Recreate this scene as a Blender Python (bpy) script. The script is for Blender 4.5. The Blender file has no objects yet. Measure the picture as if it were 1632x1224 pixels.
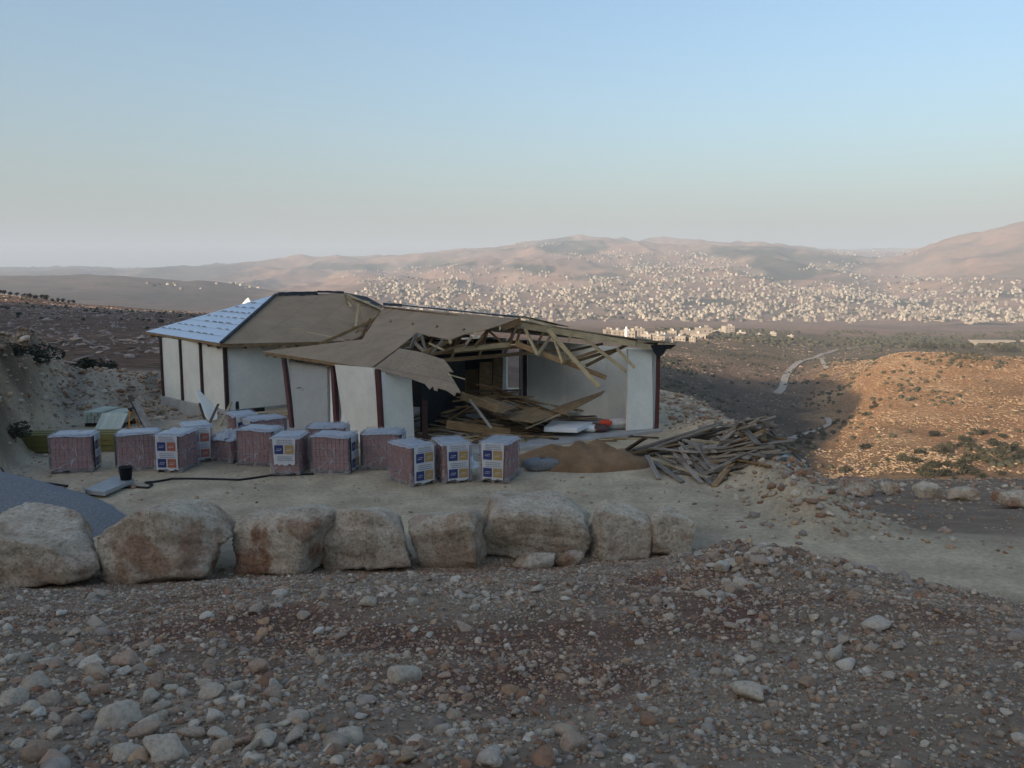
import bpy, math, random
import numpy as np
from mathutils import Vector, Matrix
rnd = random.Random(7)
R8 = np.random.RandomState(11)
sc = bpy.context.scene
COL = sc.collection
# ------------------------------------------------------------------ camera, sky, sun, exposure
CAMZ = 5.2; FPX = 1358.0; PITCH = math.atan(172/1358.0)
SP, CP = math.sin(PITCH), math.cos(PITCH)
cam_d = bpy.data.cameras.new('camera'); cam = bpy.data.objects.new('camera', cam_d); COL.objects.link(cam)
cam.location = (0, 0, CAMZ); cam.rotation_euler = (math.pi/2-PITCH, 0, 0)
cam_d.sensor_width = 36; cam_d.lens = 36*FPX/1632; cam_d.clip_start = .05; cam_d.clip_end = 60000
sc.camera = cam
SUN_AZ, SUN_TAN = math.radians(45), .28          # light travels towards +X +Y; the sun stands low behind the camera's left shoulder
SUN_EL = math.atan(SUN_TAN)
world = bpy.data.worlds.new('World'); sc.world = world; world.use_nodes = True
wn = world.node_tree.nodes; wl = world.node_tree.links; wn.clear()
sky = wn.new('ShaderNodeTexSky'); sky.sky_type = 'NISHITA'; sky.sun_disc = False
sky.sun_elevation = SUN_EL; sky.sun_rotation = SUN_AZ+math.pi
sky.altitude = 700; sky.air_density = 1.45; sky.dust_density = 7.0; sky.ozone_density = 3.9
wb = wn.new('ShaderNodeBackground'); wb.inputs[1].default_value = .13
wo = wn.new('ShaderNodeOutputWorld'); wl.new(sky.outputs[0], wb.inputs[0]); wl.new(wb.outputs[0], wo.inputs[0])
sun_d = bpy.data.lights.new('sun', 'SUN'); sun_d.energy = 5.0; sun_d.angle = math.radians(.6); sun_d.color = (1.0, .77, .56)
sun = bpy.data.objects.new('sun', sun_d); COL.objects.link(sun)
sun.rotation_euler = Vector((math.sin(SUN_AZ)*math.cos(SUN_EL), math.cos(SUN_AZ)*math.cos(SUN_EL), -math.sin(SUN_EL))).to_track_quat('-Z', 'Y').to_euler()
sun.location = (-60, -60, 40)
sc.view_settings.view_transform = 'Standard'; sc.view_settings.look = 'None'
sc.view_settings.exposure = 0.95; sc.view_settings.gamma = 1.0; sc.view_settings.use_curve_mapping = False
sc.cycles.use_denoising = True
sc.cycles.max_bounces = 6; sc.cycles.diffuse_bounces = 3; sc.cycles.glossy_bounces = 2
sc.cycles.transparent_max_bounces = 12; sc.cycles.volume_bounces = 1
HAZE_DENSITY = 1.5e-4

# ------------------------------------------------------------------ pixel -> place
def ray(px, py):
    a = (px-816)/FPX; b = (612-py)/FPX
    return np.array([a, CP+b*SP, -SP+b*CP])
def at_z(px, py, z=0.0):
    d = ray(px, py); t = (z-CAMZ)/d[2]; return np.array([d[0]*t, d[1]*t, z])
def at_y(px, py, Y):
    d = ray(px, py); t = Y/d[1]; return np.array([d[0]*t, Y, CAMZ+d[2]*t])
def proj(P):
    P = np.asarray(P, float); x, y, z = P[..., 0], P[..., 1], P[..., 2]-CAMZ
    dep = y*CP-z*SP; up = y*SP+z*CP
    return 816+FPX*x/dep, 612-FPX*up/dep
def tan_of_row(py):
    b = (612-np.asarray(py, float))/FPX
    return (-SP+b*CP)/(CP+b*SP)
# ------------------------------------------------------------------ the lie of the land
KY=np.array([45,70,100,150,200,260,330,420,550,750,1000,1300,1700,2200,2800,3500,4500,6000,9000,14000.])
TAB={
-900:[600,560,530,510,497,487,478,466,460,470,480,470,462,455,448,443,438,434,436,438],
-400:[600,560,530,510,497,487,478,466,462,472,480,470,462,455,448,443,438,434,436,438],
0:[597,565,538,515,502,491,481,470,478,490,490,478,462,443,455,452,440,432,435,438],
150:[597,566,540,520,506,497,490,487,495,505,500,488,467,443,456,452,438,430,434,438],
300:[600,570,545,527,513,505,500,499,505,512,508,495,478,454,463,458,441,427,431,437],
450:[610,580,560,540,525,515,508,505,510,512,505,495,484,470,466,455,432,416,425,436],
600:[625,610,600,590,575,560,545,530,520,512,505,498,488,470,455,442,425,411,418,434],
750:[640,640,640,625,605,585,565,548,535,527,519,512,500,478,455,438,415,402,410,432],
900:[650,680,700,680,650,620,590,565,545,535,528,520,508,482,452,430,400,384,400,430],
960:[648,685,710,690,658,625,595,568,548,536,528,520,508,483,452,428,396,378,400,430],
1100:[665,710,740,730,700,665,630,600,565,545,531,522,510,488,455,428,397,387,402,430],
1200:[710,740,760,755,730,700,665,625,580,548,533,524,512,490,455,428,398,387,400,430],
1280:[765,785,800,790,770,735,688,635,588,558,536,526,514,492,460,436,408,396,402,428],
1340:[772,790,800,797,772,738,685,620,576,566,540,527,515,494,464,440,416,405,402,425],
1420:[775,790,800,795,765,715,645,568,574,560,542,529,514,494,467,442,420,410,399,422],
1500:[775,790,800,795,765,712,640,563,572,556,542,528,512,492,460,425,393,397,398,420],
1632:[775,790,800,795,765,715,642,569,575,552,540,525,510,485,445,392,358,372,395,415],
1900:[775,790,800,795,765,715,642,569,572,550,538,522,505,475,430,370,330,340,380,405],
2500:[775,790,800,795,765,715,642,569,570,550,538,522,505,475,430,370,330,340,380,405]}
COLS=np.array(sorted(TAB)); TT=tan_of_row(np.array([TAB[c] for c in COLS]))
CA=(COLS-816)/FPX
LK=np.log(KY)
def pchip_d(x,y):
    h=np.diff(x); dl=np.diff(y,axis=-1)/h; d=np.zeros_like(y)
    w1=2*h[1:]+h[:-1]; w2=h[1:]+2*h[:-1]
    a,b=dl[...,:-1],dl[...,1:]
    with np.errstate(all='ignore'):
        m=(w1+w2)/(w1/a+w2/b)
    d[...,1:-1]=np.where(a*b>0,m,0); d[...,0]=dl[...,0]; d[...,-1]=dl[...,-1]
    return d
DD=pchip_d(LK,TT)
def herm(t,y0,y1,m0,m1):
    t2=t*t;t3=t2*t
    return (2*t3-3*t2+1)*y0+(t3-2*t2+t)*m0+(-2*t3+3*t2)*y1+(t3-t2)*m1
def far_tan(a,Y):
    a=np.asarray(a,float); L=np.log(np.clip(Y,KY[0],KY[-1]))
    a,L=np.broadcast_arrays(a,L)
    k=np.clip(np.searchsorted(LK,L)-1,0,len(LK)-2); h=LK[k+1]-LK[k]; t=(L-LK[k])/h
    c=np.clip(np.searchsorted(CA,a)-1,0,len(CA)-2); s=np.clip((a-CA[c])/(CA[c+1]-CA[c]),0,1)
    def ev(ci): return herm(t,TT[ci,k],TT[ci,k+1],DD[ci,k]*h,DD[ci,k+1]*h)
    cm,c2=np.clip(c-1,0,len(CA)-1),np.clip(c+2,0,len(CA)-1)
    v0,v1=ev(c),ev(c+1); vm,v2=ev(cm),ev(c2); dx=CA[c+1]-CA[c]
    with np.errstate(all='ignore'):
        m0=np.where(cm==c,v1-v0,(v1-vm)/(CA[c+1]-CA[cm]+1e-9)*dx); m1=np.where(c2==c+1,v1-v0,(v2-v0)/(CA[c2]-CA[c]+1e-9)*dx)
    return herm(s,v0,v1,m0*.8,m1*.8)
def sst(a,b,x):
    t=np.clip((np.asarray(x,float)-a)/(b-a),0,1); return t*t*(3-2*t)
_r=np.random.RandomState(5); _G=_r.rand(256,256)
def vnoise(x,y):
    x=np.asarray(x,float);y=np.asarray(y,float); xi=np.floor(x).astype(int);yi=np.floor(y).astype(int); fx=x-xi;fy=y-yi
    fx=fx*fx*(3-2*fx);fy=fy*fy*(3-2*fy); g=lambda i,j:_G[i%256,j%256]
    return (g(xi,yi)*(1-fx)+g(xi+1,yi)*fx)*(1-fy)+(g(xi,yi+1)*(1-fx)+g(xi+1,yi+1)*fx)*fy-.5
def fbm(x,y,o=4):
    s=0;A=1
    for i in range(o): s=s+A*vnoise(x*2**i+17.3*i,y*2**i-9.1*i);A*=.5
    return s
def foot(X): return np.interp(X,[-30,-12,-8,0,3.6,4.6,5.5,8,14,30],[13.6,13.8,14.3,15.2,15.8,15.7,14.7,13.1,10.5,8])
def near_z(X,Y):
    X=np.asarray(X,float);Y=np.asarray(Y,float)
    f=foot(X); d=f-Y
    z=0.262*np.maximum(0,d)*sst(-.2,2.5,d)
    z=z+sst(0,2,d)*(.28*fbm(X*.35,Y*.35,3)+.10*fbm(X*1.3+5,Y*1.3,3))
    # terrace small unevenness
    z=z+(1-sst(-1,1,d))*(.05*fbm(X*.5,Y*.5,3))
    # right embankment
    xe=7.6+.35*fbm(Y*.3,X*0+3,3)-0.06*np.maximum(0,Y-30)
    drop=.19*np.maximum(0,Y-16.5); drop=np.minimum(drop,8)
    w=1.0+1.35*drop
    z=z-drop*sst(0,1,(X-xe)/w)
    # crest of the rubble bank
    z=z+.55*np.exp(-((X-(xe-.9))/.9)**2)*sst(16.2,18.5,Y)*(1-sst(27,31,Y))*(1+.8*fbm(X*1.1,Y*1.1,3))
    # cut bank at the left
    fx=-13.0-(Y-22)*.40+.8*fbm(Y*.25,X*.1+9,3)
    z=z+2.3*sst(0,1.5,fx-X)*sst(19.5,22,Y)*(1-sst(33,42,Y))*(1+.55*fbm(X*.9,Y*.9,4))
    # spoil rubble behind
    z=z+.8*sst(30,33,Y)*(1-sst(40,46,Y))*sst(-15.0,-16.6,X)*(.7+fbm(X*.6+3,Y*.6,3))
    z=z-.55*np.exp(-((X+13.4)/1.7)**2-((Y-33.6)/2.0)**2)-.35*np.exp(-((X+15.6)/1.2)**2-((Y-36.5)/1.6)**2)
    # mounds of stones on the slope
    z=z+(.24*np.exp(-((X-3.9)/.75)**2-((Y-13.8)/1.0)**2)+.22*np.exp(-((X-3.7)/1.4)**2-((Y-10.4)/1.1)**2))*(1+fbm(X*1.5,Y*1.5,3))
    return z
def ground_z(X,Y):
    X=np.asarray(X,float);Y=np.asarray(Y,float)
    n=near_z(X,np.minimum(Y,60))
    Ys=np.maximum(Y,1.0)
    Z=CAMZ+Ys*far_tan(X/Ys,Ys)
    amp=np.clip((Ys-60)/400,0,1)
    Z=Z+amp*(2.2*fbm(X/90,Y/90,5))+np.clip((Ys-900)/2500,0,1)*(44*fbm(X/620+4,Y/620,6)+12*fbm(X/150,Y/150,4)+95*(.2-np.abs(fbm(X/420+3,Y/900,4)))*sst(1900,2800,Ys))+.5*sst(45,80,Ys)*fbm(X/9,Y/9,3)
    b=sst(37,52,Ys)
    return n*(1-b)+Z*b

HL=np.array([-700,-420,-300,-260,-248,-236,-224,-214,-200,-176,-160,-150,-144,-138,-132,-124,-116,-108,-60,0,60,200,400.])
HH=np.array([20,40,75,84,83.5,87,93,98,97,89,81,78,68,55,47.2,41.4,37.8,35.6,36,36,34,20,8.])
SS,SC=math.sin(SUN_AZ),math.cos(SUN_AZ)
def hill_z(X,Y):
    l=X*SC-Y*SS; sd=X*SS+Y*SC
    Rr=80+110*sst(-120,-210,l)
    h=np.interp(l,HL,HH)+(Rr-80)*SUN_TAN-3.0
    up=sst(0,1,(-3-sd)/(Rr-3)); up=np.where(-sd<Rr,up,1-.6*sst(0,1,(-sd-Rr)/260))
    return h*up
def full_z(X,Y):
    return ground_z(X,np.maximum(Y,0.0))+hill_z(X,Y)
# ------------------------------------------------------------------ mesh and object helpers
def link(o, parent=None):
    COL.objects.link(o)
    if parent is not None: o.parent = parent
    return o
def tag(o, label=None, cat=None, group=None, kind=None):
    for k, v in (('label', label), ('category', cat), ('group', group), ('kind', kind)):
        if v: o[k] = v
    return o
def mesh_np(name, V, F, mat=None, smooth=False):
    V = np.asarray(V, np.float32); F = np.asarray(F, np.int32)
    me = bpy.data.meshes.new(name); n = F.shape[1]
    me.vertices.add(len(V)); me.vertices.foreach_set('co', V.ravel())
    me.loops.add(F.size); me.loops.foreach_set('vertex_index', F.ravel())
    me.polygons.add(len(F)); me.polygons.foreach_set('loop_start', np.arange(0, F.size, n, dtype=np.int32))
    me.polygons.foreach_set('loop_total', np.full(len(F), n, np.int32))
    if smooth: me.polygons.foreach_set('use_smooth', np.ones(len(F), bool))
    me.update(calc_edges=True)
    if mat: me.materials.append(mat)
    return me
def mesh_py(name, V, F, mat=None, smooth=False):
    me = bpy.data.meshes.new(name); me.from_pydata([tuple(map(float, v)) for v in V], [], F); me.update()
    if mat: me.materials.append(mat)
    if smooth: me.polygons.foreach_set('use_smooth', [True]*len(me.polygons))
    return me
def vcol(me, name, C):
    at = me.attributes.new(name, 'FLOAT_COLOR', 'POINT')
    C = np.asarray(C, np.float32)
    if C.shape[1] == 3: C = np.c_[C, np.ones(len(C), np.float32)]
    at.data.foreach_set('color', C.ravel().astype(np.float32))
def obj(name, me, parent=None, M=None):
    o = bpy.data.objects.new(name, me); link(o, parent)
    if M is not None: o.matrix_local = M
    return o
def empty(name, loc, rz=0.0):
    o = bpy.data.objects.new(name, None); o.location = [float(c) for c in loc]; o.rotation_euler = (0, 0, rz); o.empty_display_size = .2
    return link(o)
def rel(parent, M):
    """a part given in world space, under an unrotated Empty"""
    return Matrix.Translation(-Vector(parent.location)) @ M
BOXF = [(0,3,2,1),(4,5,6,7),(0,1,5,4),(1,2,6,5),(2,3,7,6),(3,0,4,7)]
def box_v(x0, x1, y0, y1, z0, z1):
    return [(x0,y0,z0),(x1,y0,z0),(x1,y1,z0),(x0,y1,z0),(x0,y0,z1),(x1,y0,z1),(x1,y1,z1),(x0,y1,z1)]
def bevel_box(lx, ly, lz, b, base=False):
    """box with chamfered vertical and horizontal edges (24 verts), centred"""
    V = []; F = []
    z0, z1 = (0, lz) if base else (-lz/2, lz/2)
    x, y = lx/2, ly/2
    def ring(ix, iy, z):
        i = len(V)
        V.extend([(-x+ix+b,-y+iy,z),(x-ix-b,-y+iy,z),(x-ix,-y+iy+b,z),(x-ix,y-iy-b,z),(x-ix-b,y-iy,z),(-x+ix+b,y-iy,z),(-x+ix,y-iy-b,z),(-x+ix,-y+iy+b,z)])
        return i
    r = [ring(b, b, z0), ring(0, 0, z0+b), ring(0, 0, z1-b), ring(b, b, z1)]
    F.append(tuple(r[0]+k for k in range(7, -1, -1))); F.append(tuple(r[3]+k for k in range(8)))
    for a, c in zip(r, r[1:]):
        for k in range(8): F.append((a+k, a+(k+1) % 8, c+(k+1) % 8, c+k))
    return V, F
class MB:
    def __init__(s): s.V = []; s.F = []
    def add(s, V, F):
        n = len(s.V); s.V += [tuple(map(float, v)) for v in V]; s.F += [tuple(i+n for i in f) for f in F]; return s
    def box(s, *a): return s.add(box_v(*a), BOXF)
    def tube(s, pts, r, n=6, cap=True):
        pts = [Vector([float(c) for c in p]) for p in pts]; rings = []
        for i, p in enumerate(pts):
            t = (pts[min(i+1, len(pts)-1)]-pts[max(i-1, 0)]).normalized()
            a = t.cross(Vector((0, 0, 1)))
            if a.length < .05: a = t.cross(Vector((1, 0, 0)))
            a.normalize(); b = a.cross(t); rr = r[i] if hasattr(r, '__len__') else r
            rings.append(len(s.V)); s.V += [tuple(p+(a*math.cos(k*2*math.pi/n)+b*math.sin(k*2*math.pi/n))*rr) for k in range(n)]
        for a, c in zip(rings, rings[1:]):
            for k in range(n): s.F.append((a+k, a+(k+1) % n, c+(k+1) % n, c+k))
        if cap: s.F.append(tuple(rings[0]+k for k in range(n-1, -1, -1))); s.F.append(tuple(rings[-1]+k for k in range(n)))
        return s
    def mesh(s, name, mat, smooth=False): return mesh_py(name, s.V, s.F, mat, smooth)
def frame_x(p0, p1, up=(0, 0, 1), roll=0.0):
    """matrix whose X runs p0 -> p1, at the midpoint"""
    p0, p1 = Vector([float(c) for c in p0]), Vector([float(c) for c in p1]); x = (p1-p0).normalized(); upv = Vector(up)
    y = upv.cross(x)
    if y.length < .01: y = Vector((0, 1, 0)).cross(x)
    y.normalize(); z = x.cross(y)
    M = Matrix((x, y, z)).transposed().to_4x4() @ Matrix.Rotation(roll, 4, 'X'); M.translation = (p0+p1)/2
    return M
def beam_mesh(L, w, h, mat, seed=0):
    """a sawn board along X, slightly warped, ends not quite square"""
    q = random.Random(seed); n = 4; V = []; F = []
    bow, cup = q.uniform(-.004, .004)*L, q.uniform(-.003, .003)*L
    for i in range(n+1):
        t = i/n; x = (t-.5)*L; dz = bow*(1-(2*t-1)**2); dy = cup*(1-(2*t-1)**2); e = q.uniform(-.03, .03) if i in (0, n) else 0
        for (a, b, k) in ((-1,-1,-1),(1,-1,1),(1,1,1),(-1,1,-1)): V.append((x+e*k, a*w/2+dy, b*h/2+dz))
    for i in range(n):
        for k in range(4): F.append((i*4+k, i*4+(k+1) % 4, i*4+4+(k+1) % 4, i*4+4+k))
    F.append((3, 2, 1, 0)); F.append((n*4, n*4+1, n*4+2, n*4+3))
    F = [f[::-1] for f in F]
    return mesh_py('board', V, F, mat)
def beam(name, p0, p1, w, h, mat, parent=None, roll=0.0, seed=None):
    L = (Vector([float(c) for c in p1])-Vector([float(c) for c in p0])).length
    M = frame_x(p0, p1, roll=roll)
    return obj(name, beam_mesh(L, w, h, mat, rnd.randrange(9999) if seed is None else seed), parent, rel(parent, M) if parent else M)
def slab_poly(name, P, th, mat, parent=None, normal=None):
    """a sheet of thickness th; P are its upper corner points in world space (convex or not), in order"""
    P = [Vector([float(c) for c in p]) for p in P]; c = sum(P, Vector())/len(P)
    n = Vector()
    for i in range(len(P)): n += (P[i]-c).cross(P[(i+1) % len(P)]-c)
    n.normalize()
    if normal is not None and n.dot(Vector(normal)) < 0: P = P[::-1]; n = -n
    x = (P[1]-P[0]).normalized(); y = n.cross(x)
    M = Matrix((x, y, n)).transposed().to_4x4(); M.translation = c; Mi = M.inverted()
    L = [Mi @ p for p in P]; k = len(L)
    V = [tuple(p) for p in L]+[(p.x, p.y, p.z-th) for p in L]
    F = [tuple(range(k)), tuple(range(2*k-1, k-1, -1))]+[(i, i+k, (i+1) % k+k, (i+1) % k) for i in range(k)]
    return obj(name, mesh_py(name, V, F, mat), parent, rel(parent, M) if parent else M)

# ------------------------------------------------------------------ materials
def new_mat(name):
    m = bpy.data.materials.new(name); m.use_nodes = True; nt = m.node_tree
    return m, nt, nt.nodes['Principled BSDF'], nt.nodes['Material Output']
def nd(nt, t, **kw):
    n = nt.nodes.new(t)
    for k, v in kw.items(): setattr(n, k, v)
    return n
def noise(nt, co, scale, detail=5, rough=.6, dist=0.0):
    n = nd(nt, 'ShaderNodeTexNoise'); n.inputs['Scale'].default_value = scale; n.inputs['Detail'].default_value = detail
    n.inputs['Roughness'].default_value = rough; n.inputs['Distortion'].default_value = dist
    if co is not None: nt.links.new(co, n.inputs['Vector'])
    return n
def ramp(nt, fac, stops):
    r = nd(nt, 'ShaderNodeValToRGB'); e = r.color_ramp.elements
    while len(e) < len(stops): e.new(.5)
    for i, (p, c) in enumerate(stops): e[i].position = p; e[i].color = (*c, 1) if len(c) == 3 else c
    nt.links.new(fac, r.inputs[0]); return r
def mixc(nt, fac, a, b, mode='MIX'):
    m = nd(nt, 'ShaderNodeMix', data_type='RGBA', blend_type=mode)
    for s, v in ((m.inputs[0], fac), (m.inputs[6], a), (m.inputs[7], b)):
        if hasattr(v, 'links') or hasattr(v, 'is_linked'): nt.links.new(v, s)
        elif isinstance(v, (int, float)): s.default_value = v
        else: s.default_value = (*v, 1)
    return m.outputs[2]
def bump(nt, p, h, strength=.5, dist=.02):
    b = nd(nt, 'ShaderNodeBump'); b.inputs['Strength'].default_value = strength; b.inputs['Distance'].default_value = dist
    nt.links.new(h, b.inputs['Height']); nt.links.new(b.outputs[0], p.inputs['Normal']); return b
def coords(nt, kind='Object'): return nd(nt, 'ShaderNodeTexCoord').outputs[kind]
def mapped(nt, co, sx=1, sy=1, sz=1):
    m = nd(nt, 'ShaderNodeMapping'); m.inputs['Scale'].default_value = (sx, sy, sz); nt.links.new(co, m.inputs['Vector']); return m.outputs[0]
def plain(name, col, rough=.8, var=.25, scale=3.0, bmp=.2, bdist=.01, metal=0.0, stretch=(1, 1, 1), rand=0.0, detail=6):
    m, nt, p, o = new_mat(name); co = mapped(nt, coords(nt), *stretch)
    n = noise(nt, co, scale, detail, .65)
    c = np.array(col); r = ramp(nt, n.outputs['Fac'], [(.25, tuple(c*(1-var))), (.75, tuple(np.minimum(c*(1+var), .9)))])
    out = r.outputs[0]
    if rand:
        oi = nd(nt, 'ShaderNodeObjectInfo'); rr = ramp(nt, oi.outputs['Random'], [(0, (1-rand,)*3), (1, (1+rand,)*3)])
        out = mixc(nt, 1.0, out, rr.outputs[0], 'MULTIPLY')
    nt.links.new(out, p.inputs['Base Color']); p.inputs['Roughness'].default_value = rough; p.inputs['Metallic'].default_value = metal
    p.inputs['Specular IOR Level'].default_value = .25
    if bmp:
        n2 = noise(nt, co, scale*6, 4, .6); bump(nt, p, n2.outputs['Fac'], bmp, bdist)
    return m
def wood(name, c1, c2, rand=.35, rough=.8):
    m, nt, p, o = new_mat(name); co = mapped(nt, coords(nt), 1.2, 22, 22)
    n = noise(nt, co, 1.4, 5, .6, .4); r = ramp(nt, n.outputs['Fac'], [(.3, c1), (.7, c2)])
    n3 = noise(nt, coords(nt), 2.5, 4); d = ramp(nt, n3.outputs['Fac'], [(.3, (.72,)*3), (.65, (1.08,)*3)])
    out = mixc(nt, 1.0, r.outputs[0], d.outputs[0], 'MULTIPLY')
    oi = nd(nt, 'ShaderNodeObjectInfo'); rr = ramp(nt, oi.outputs['Random'], [(0, (1-rand,)*3), (.6, (1, .99, .97)), (1, (1+rand, 1+rand*.95, 1+rand*.9))])
    out = mixc(nt, 1.0, out, rr.outputs[0], 'MULTIPLY')
    nt.links.new(out, p.inputs['Base Color']); p.inputs['Roughness'].default_value = rough; p.inputs['Specular IOR Level'].default_value = .2
    bump(nt, p, n.outputs['Fac'], .3, .004); return m
M = {}
M['wood_brown'] = wood('wood_brown', (.16, .10, .05), (.34, .23, .12))
M['wood_pale'] = wood('wood_pale', (.34, .27, .16), (.56, .46, .29), .2)
M['wood_grey'] = wood('wood_grey', (.16, .135, .11), (.36, .31, .25), .45)
M['wood_dark'] = wood('wood_dark', (.05, .035, .025), (.13, .09, .06), .3)
M['post'] = plain('post_paint', (.085, .03, .028), .55, .25, 4, .1)
M['post_dark'] = plain('post_paint_dark', (.05, .028, .026), .55, .25, 4, .1)
M['concrete'] = plain('concrete', (.38, .36, .33), .9, .25, 1.5, .3)
M['black_film'] = plain('black_membrane', (.02, .021, .024), .55, .4, 4, .3, .02)
M['white_board'] = plain('white_board', (.72, .72, .70), .6, .08, 2, .08)
M['red_plastic'] = plain('red_plastic', (.55, .07, .03), .4, .15, 5, .05)
M['sack'] = plain('sack_fabric', (.58, .53, .48), .8, .2, 7, .5, .02)
M['sack_dark'] = plain('sack_dark', (.10, .06, .06), .8, .3, 7, .5, .02)
M['steel_blue'] = plain('bluish_steel', (.27, .33, .37), .45, .2, 5, .05, metal=.4)
M['steel_grey'] = plain('grey_steel', (.33, .335, .33), .55, .2, 4, .1, metal=.2)
M['yellow'] = plain('yellow_formwork', (.17, .145, .045), .7, .3, 2.5, .15, stretch=(.4, 1, 3))
M['panel_green'] = plain('pale_green_board', (.42, .44, .36), .75, .18, 3, .1, rand=.12)
M['pipe_black'] = plain('black_rubber', (.015, .015, .017), .5, .3, 6, .1)
M['orange'] = plain('orange_paint', (.55, .2, .03), .5, .15, 5, .05)
M['sand'] = plain('orange_sand', (.21, .128, .068), .95, .42, 1.6, .9, .06)
M['gravel_grey'] = plain('grey_gravel', (.27, .27, .275), .95, .35, 22, 1.0, .03)
M['glass_dark'] = plain('dark_window', (.03, .035, .045), .2, .2, 3, 0)
def panel_mat(name, col):
    m, nt, p, o = new_mat(name); co = coords(nt)
    n = noise(nt, mapped(nt, co, .6, .6, .25), 2.2, 5, .6); c = np.array(col)
    r = ramp(nt, n.outputs['Fac'], [(.3, tuple(c*.90)), (.7, tuple(c*1.04))])
    n2 = noise(nt, mapped(nt, co, 5, 5, .7), 1.5, 4, .7); d = ramp(nt, n2.outputs['Fac'], [(.50, (1,)*3), (.78, (.90, .885, .86))])
    nt.links.new(mixc(nt, 1.0, r.outputs[0], d.outputs[0], 'MULTIPLY'), p.inputs['Base Color'])
    p.inputs['Roughness'].default_value = .6; p.inputs['Specular IOR Level'].default_value = .3
    n3 = noise(nt, mapped(nt, co, 1, 1, .3), 1.1, 3); bump(nt, p, n3.outputs['Fac'], .25, .03); return m
M['panel'] = panel_mat('white_wall_panel', (.80, .78, .69))
M['panel_in_lit'] = panel_mat('inner_wall_panel_lit', (.88, .86, .76))  # lit copy of the panel: colour raised so the inner wall looks brightly lit
M['panel_grey'] = panel_mat('grey_wall_panel', (.36, .36, .34))
def osb(name, col):
    m, nt, p, o = new_mat(name); co = coords(nt)
    n = noise(nt, co, 1.0, 5, .65); c = np.array(col)
    r = ramp(nt, n.outputs['Fac'], [(.25, tuple(c*.80)), (.5, tuple(c)), (.75, tuple(c*1.18))])
    nf = noise(nt, mapped(nt, co, 1, 3, 1), 9, 4, .7); f = ramp(nt, nf.outputs['Fac'], [(.3, (.8,)*3), (.7, (1.15,)*3)])
    b = nd(nt, 'ShaderNodeTexBrick'); b.inputs['Scale'].default_value = 1; b.inputs['Brick Width'].default_value = 2.44; b.inputs['Row Height'].default_value = 1.22
    b.inputs['Mortar Size'].default_value = .012; b.inputs['Color1'].default_value = (1, 1, 1, 1); b.inputs['Color2'].default_value = (.93, .93, .93, 1); b.inputs['Mortar'].default_value = (.75, .73, .7, 1)
    nt.links.new(co, b.inputs['Vector'])
    out = mixc(nt, 1.0, mixc(nt, 1.0, r.outputs[0], f.outputs[0], 'MULTIPLY'), b.outputs['Color'], 'MULTIPLY')
    nt.links.new(out, p.inputs['Base Color']); p.inputs['Roughness'].default_value = .85; p.inputs['Specular IOR Level'].default_value = .2
    bump(nt, p, nf.outputs['Fac'], .25, .006); return m
M['osb'] = osb('roof_board', (.325, .235, .15))
M['osb_under'] = osb('roof_board_weathered', (.27, .215, .155))
M['silver'] = plain('silver_underlay', (.58, .66, .74), .38, .10, 2.0, .35, .02, metal=.35)
def ground_mat():
    m, nt, p, o = new_mat('earth'); at = nd(nt, 'ShaderNodeAttribute', attribute_name='soil'); geo = nd(nt, 'ShaderNodeNewGeometry').outputs['Position']
    n1 = noise(nt, geo, 9.0, 8, .75); a = ramp(nt, n1.outputs['Fac'], [(.25, (.62,)*3), (.5, (.97,)*3), (.75, (1.35, 1.33, 1.3))])
    n2 = noise(nt, geo, .9, 6, .65); b = ramp(nt, n2.outputs['Fac'], [(.3, (.8, .79, .78)), (.7, (1.2, 1.19, 1.17))])
    out = mixc(nt, 1.0, mixc(nt, 1.0, at.outputs['Color'], a.outputs[0], 'MULTIPLY'), b.outputs[0], 'MULTIPLY')
    nt.links.new(out, p.inputs['Base Color']); p.inputs['Roughness'].default_value = .95; p.inputs['Specular IOR Level'].default_value = .1
    n3 = noise(nt, geo, 26, 5, .7); bump(nt, p, n3.outputs['Fac'], .6, .035); return m
def land_mat():
    m, nt, p, o = new_mat('hill_earth'); at = nd(nt, 'ShaderNodeAttribute', attribute_name='soil'); geo = nd(nt, 'ShaderNodeNewGeometry').outputs['Position']
    st = mapped(nt, geo, 1, 1, 4)
    n1 = noise(nt, st, .6, 8, .75); a = ramp(nt, n1.outputs['Fac'], [(.32, (.45,)*3), (.5, (.95,)*3), (.66, (1.7, 1.66, 1.6))])
    n2 = noise(nt, geo, .02, 6, .65); b = ramp(nt, n2.outputs['Fac'], [(.3, (.75, .77, .75)), (.7, (1.25, 1.2, 1.17))])
    out = mixc(nt, 1.0, mixc(nt, 1.0, at.outputs['Color'], a.outputs[0], 'MULTIPLY'), b.outputs[0], 'MULTIPLY')
    nt.links.new(out, p.inputs['Base Color']); p.inputs['Roughness'].default_value = .95; p.inputs['Specular IOR Level'].default_value = .05
    bump(nt, p, n1.outputs['Fac'], .7, 1.2); return m
M['earth'] = ground_mat(); M['land'] = land_mat()
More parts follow.
